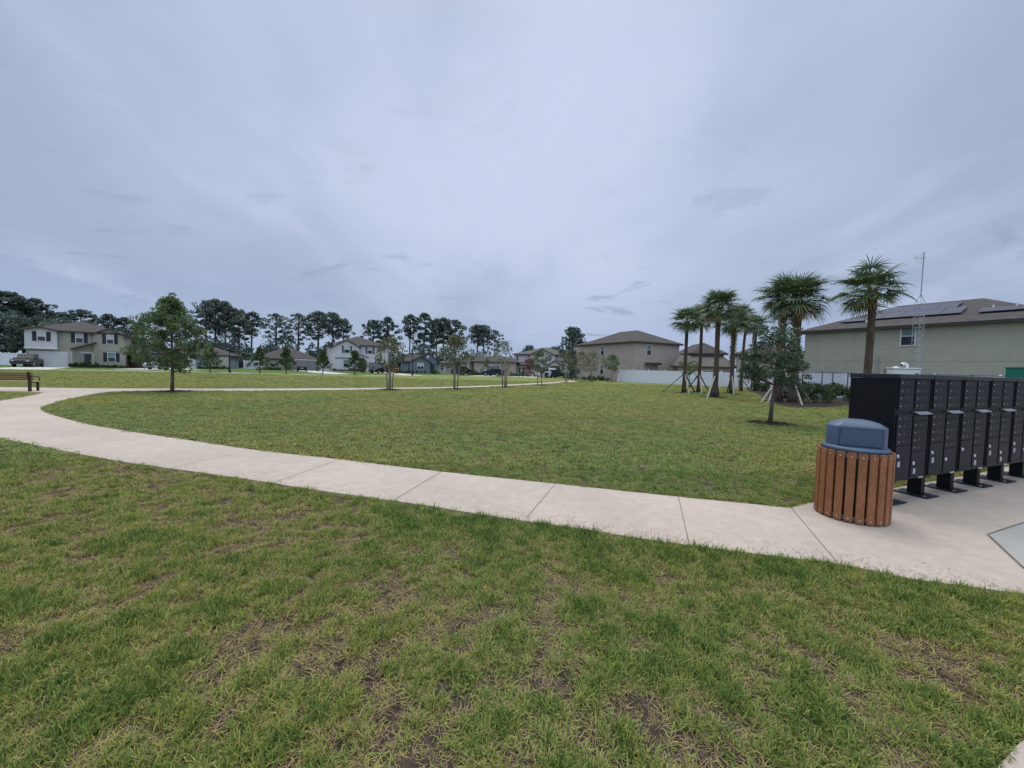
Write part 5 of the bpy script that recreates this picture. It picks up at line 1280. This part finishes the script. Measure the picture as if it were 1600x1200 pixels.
def field(y0, y1, rho, name, label, far):
    x, y = cands(y0, y1, rho)
    k = ~(inpoly(x, y, path_poly) | inpoly(x, y, near_walk)); x, y = x[k], y[k]
    for rx, ry, r in RP:
        d = np.hypot(x-rx, y-ry); k = (d > r*.92) | (RNG.random(len(x)) < .04); x, y = x[k], y[k]
    if y1 > 20:
        k = ~inpoly(x, y, [(v.x, v.y) for v in bedp]); x, y = x[k], y[k]
        k = ~((y > 41) & (x < -5) & (y > 36+ (x+75)*.36)); x, y = x[k], y[k]
    edge = polydist(x, y, outer_l); e2 = np.minimum(polydist(x, y, inn_l), polydist(x, y, pad_l))
    near = edge < 40
    big = fbm(x, y, .55, 5, 4); mid = fbm(x, y, 4.2, 21, 3); fine = fbm(x, y, 10, 37, 2)
    lush = (big-.5)*.8 + (mid-.5)*2.1 + (fine-.5)*2.2 + .10
    outside = y < 7.5
    lush = lush + np.where((edge < .55) & (x > -2.5), .5*(1-edge/.55)*np.clip((x+2.5)/3, 0, 1), 0)       # rank growth along the walk
    lush = lush + .5*np.exp(-((x-1.05)**2/.35+(y-2.05)**2/.10)) + .35*np.exp(-((x-2.6)**2/.8+(y-2.5)**2/.08)) + .04 - .10*np.exp(-((x-.2)**2/3.5+(y-2.6)**2/.7)) - .25*np.exp(-((x-2.2)**2/.6+(y-2.05)**2/.1))
    lush = lush - .35*np.exp(-(e2/.18)**2)*(e2 < 1)                       # scorched fringe inside the bend
    inlawn = (y > np.interp(x, [-16, -9, -3, 0, 3.3, 6, 15], [12, 9, 6.2, 5.3, 4.45, 5.5, 9])).astype(float)
    lush = lush*(1-.35*inlawn) + .12*inlawn
    dead = np.clip(-lush*2.1-.05, 0, 1)
    keep = RNG.random(len(x)) < np.clip(1.08-.72*dead, .22, 1); x, y, lush, dead, edge = x[keep], y[keep], lush[keep], dead[keep], edge[keep]
    n = len(x); isdead = RNG.random(n) < np.clip(dead*1.2+.12, 0, .9)
    tone = np.clip(.31 + lush*.26 + RNG.normal(0, .085, n) - .02, .02, .62); tone[isdead] = np.clip(RNG.normal(.10, .09, isdead.sum())-.03, -.2, .3)
    tall = np.clip(.9+lush*.6, .6, 1.55)
    if far:
        idx = RNG.integers(7, 11, n); tone = tone*.7 + .3*.36; tone = np.clip(tone+.02, .12, .46); g = np.clip((y/12)**.55, 1, 2.6)
        sc = np.stack([g*RNG.uniform(.8, 1.3, n), g*RNG.uniform(.8, 1.3, n), tall*RNG.uniform(.6, 1.0, n)*np.clip((y/12)**.15, 1, 1.2)*.8], 1)
    else:
        idx = np.where(isdead, RNG.integers(4, 7, n), RNG.integers(0, 4, n)); s = RNG.uniform(.62, 1.1, n)*(1-.10*inlawn[keep])
        g = np.clip((y/3.0)**.35, 1, 1.5); sc = np.stack([s*g, s*g, s*np.where(isdead, 1, tall)], 1)
    hue = np.clip((fbm(x, y, .35, 77, 3)-.5)*3+.5 + RNG.normal(0, .15, n) + .14*inlawn[keep], 0, 1)
    me = bpy.data.meshes.new(name); me.vertices.add(n); z = gz(y)+.002
    me.vertices.foreach_set('co', np.stack([x, y, z], 1).reshape(-1).astype(np.float32))
    rot = np.stack([RNG.normal(0, .12, n), RNG.normal(0, .12, n), RNG.uniform(0, 6.283, n)], 1)
    for nm, ty, dat, ke in (('rot', 'FLOAT_VECTOR', rot, 'vector'), ('scl', 'FLOAT_VECTOR', sc, 'vector'), ('tone', 'FLOAT', tone, 'value'), ('hue', 'FLOAT', hue, 'value')):
        a = me.attributes.new(nm, ty, 'POINT'); a.data.foreach_set(ke, dat.reshape(-1).astype(np.float32))
    a = me.attributes.new('idx', 'INT', 'POINT'); a.data.foreach_set('value', idx.astype(np.int32))
    me.materials.append(M['grass']); o = bpy.data.objects.new(name, me); COL.objects.link(o); tag(o, label, None, None, 'stuff')
    ng = bpy.data.node_groups.new('scatter', 'GeometryNodeTree'); ng.interface.new_socket('Geometry', in_out='INPUT', socket_type='NodeSocketGeometry'); ng.interface.new_socket('Geometry', in_out='OUTPUT', socket_type='NodeSocketGeometry')
    N, L = ng.nodes.new, ng.links.new; gi, go = N('NodeGroupInput'), N('NodeGroupOutput')
    ip = N('GeometryNodeInstanceOnPoints'); ci = N('GeometryNodeCollectionInfo'); ci.inputs['Collection'].default_value = tuft_col; ci.inputs['Separate Children'].default_value = True; ci.inputs['Reset Children'].default_value = True
    def na(nm, ty):
        q = N('GeometryNodeInputNamedAttribute'); q.data_type = ty; q.inputs['Name'].default_value = nm; return q.outputs['Attribute']
    L(gi.outputs[0], ip.inputs['Points']); L(ci.outputs[0], ip.inputs['Instance']); ip.inputs['Pick Instance'].default_value = True
    L(na('idx', 'INT'), ip.inputs['Instance Index']); er = N('FunctionNodeEulerToRotation'); L(na('rot', 'FLOAT_VECTOR'), er.inputs[0]); L(er.outputs[0], ip.inputs['Rotation']); L(na('scl', 'FLOAT_VECTOR'), ip.inputs['Scale'])
    L(ip.outputs[0], go.inputs[0]); md = o.modifiers.new('scatter', 'NODES'); md.node_group = ng
    print(name, n)
    return o
field(.55, 6.0, lambda y: 2150*np.minimum(1, (2.6/np.maximum(y, .1))**1.25), 'lawn_grass', 'coarse patchy grass of the lawn close by', False)
field(6.0, 48.0, lambda y: 235*(6/y)**1.25, 'lawn_grass', 'mown grass of the lawn farther off', True)
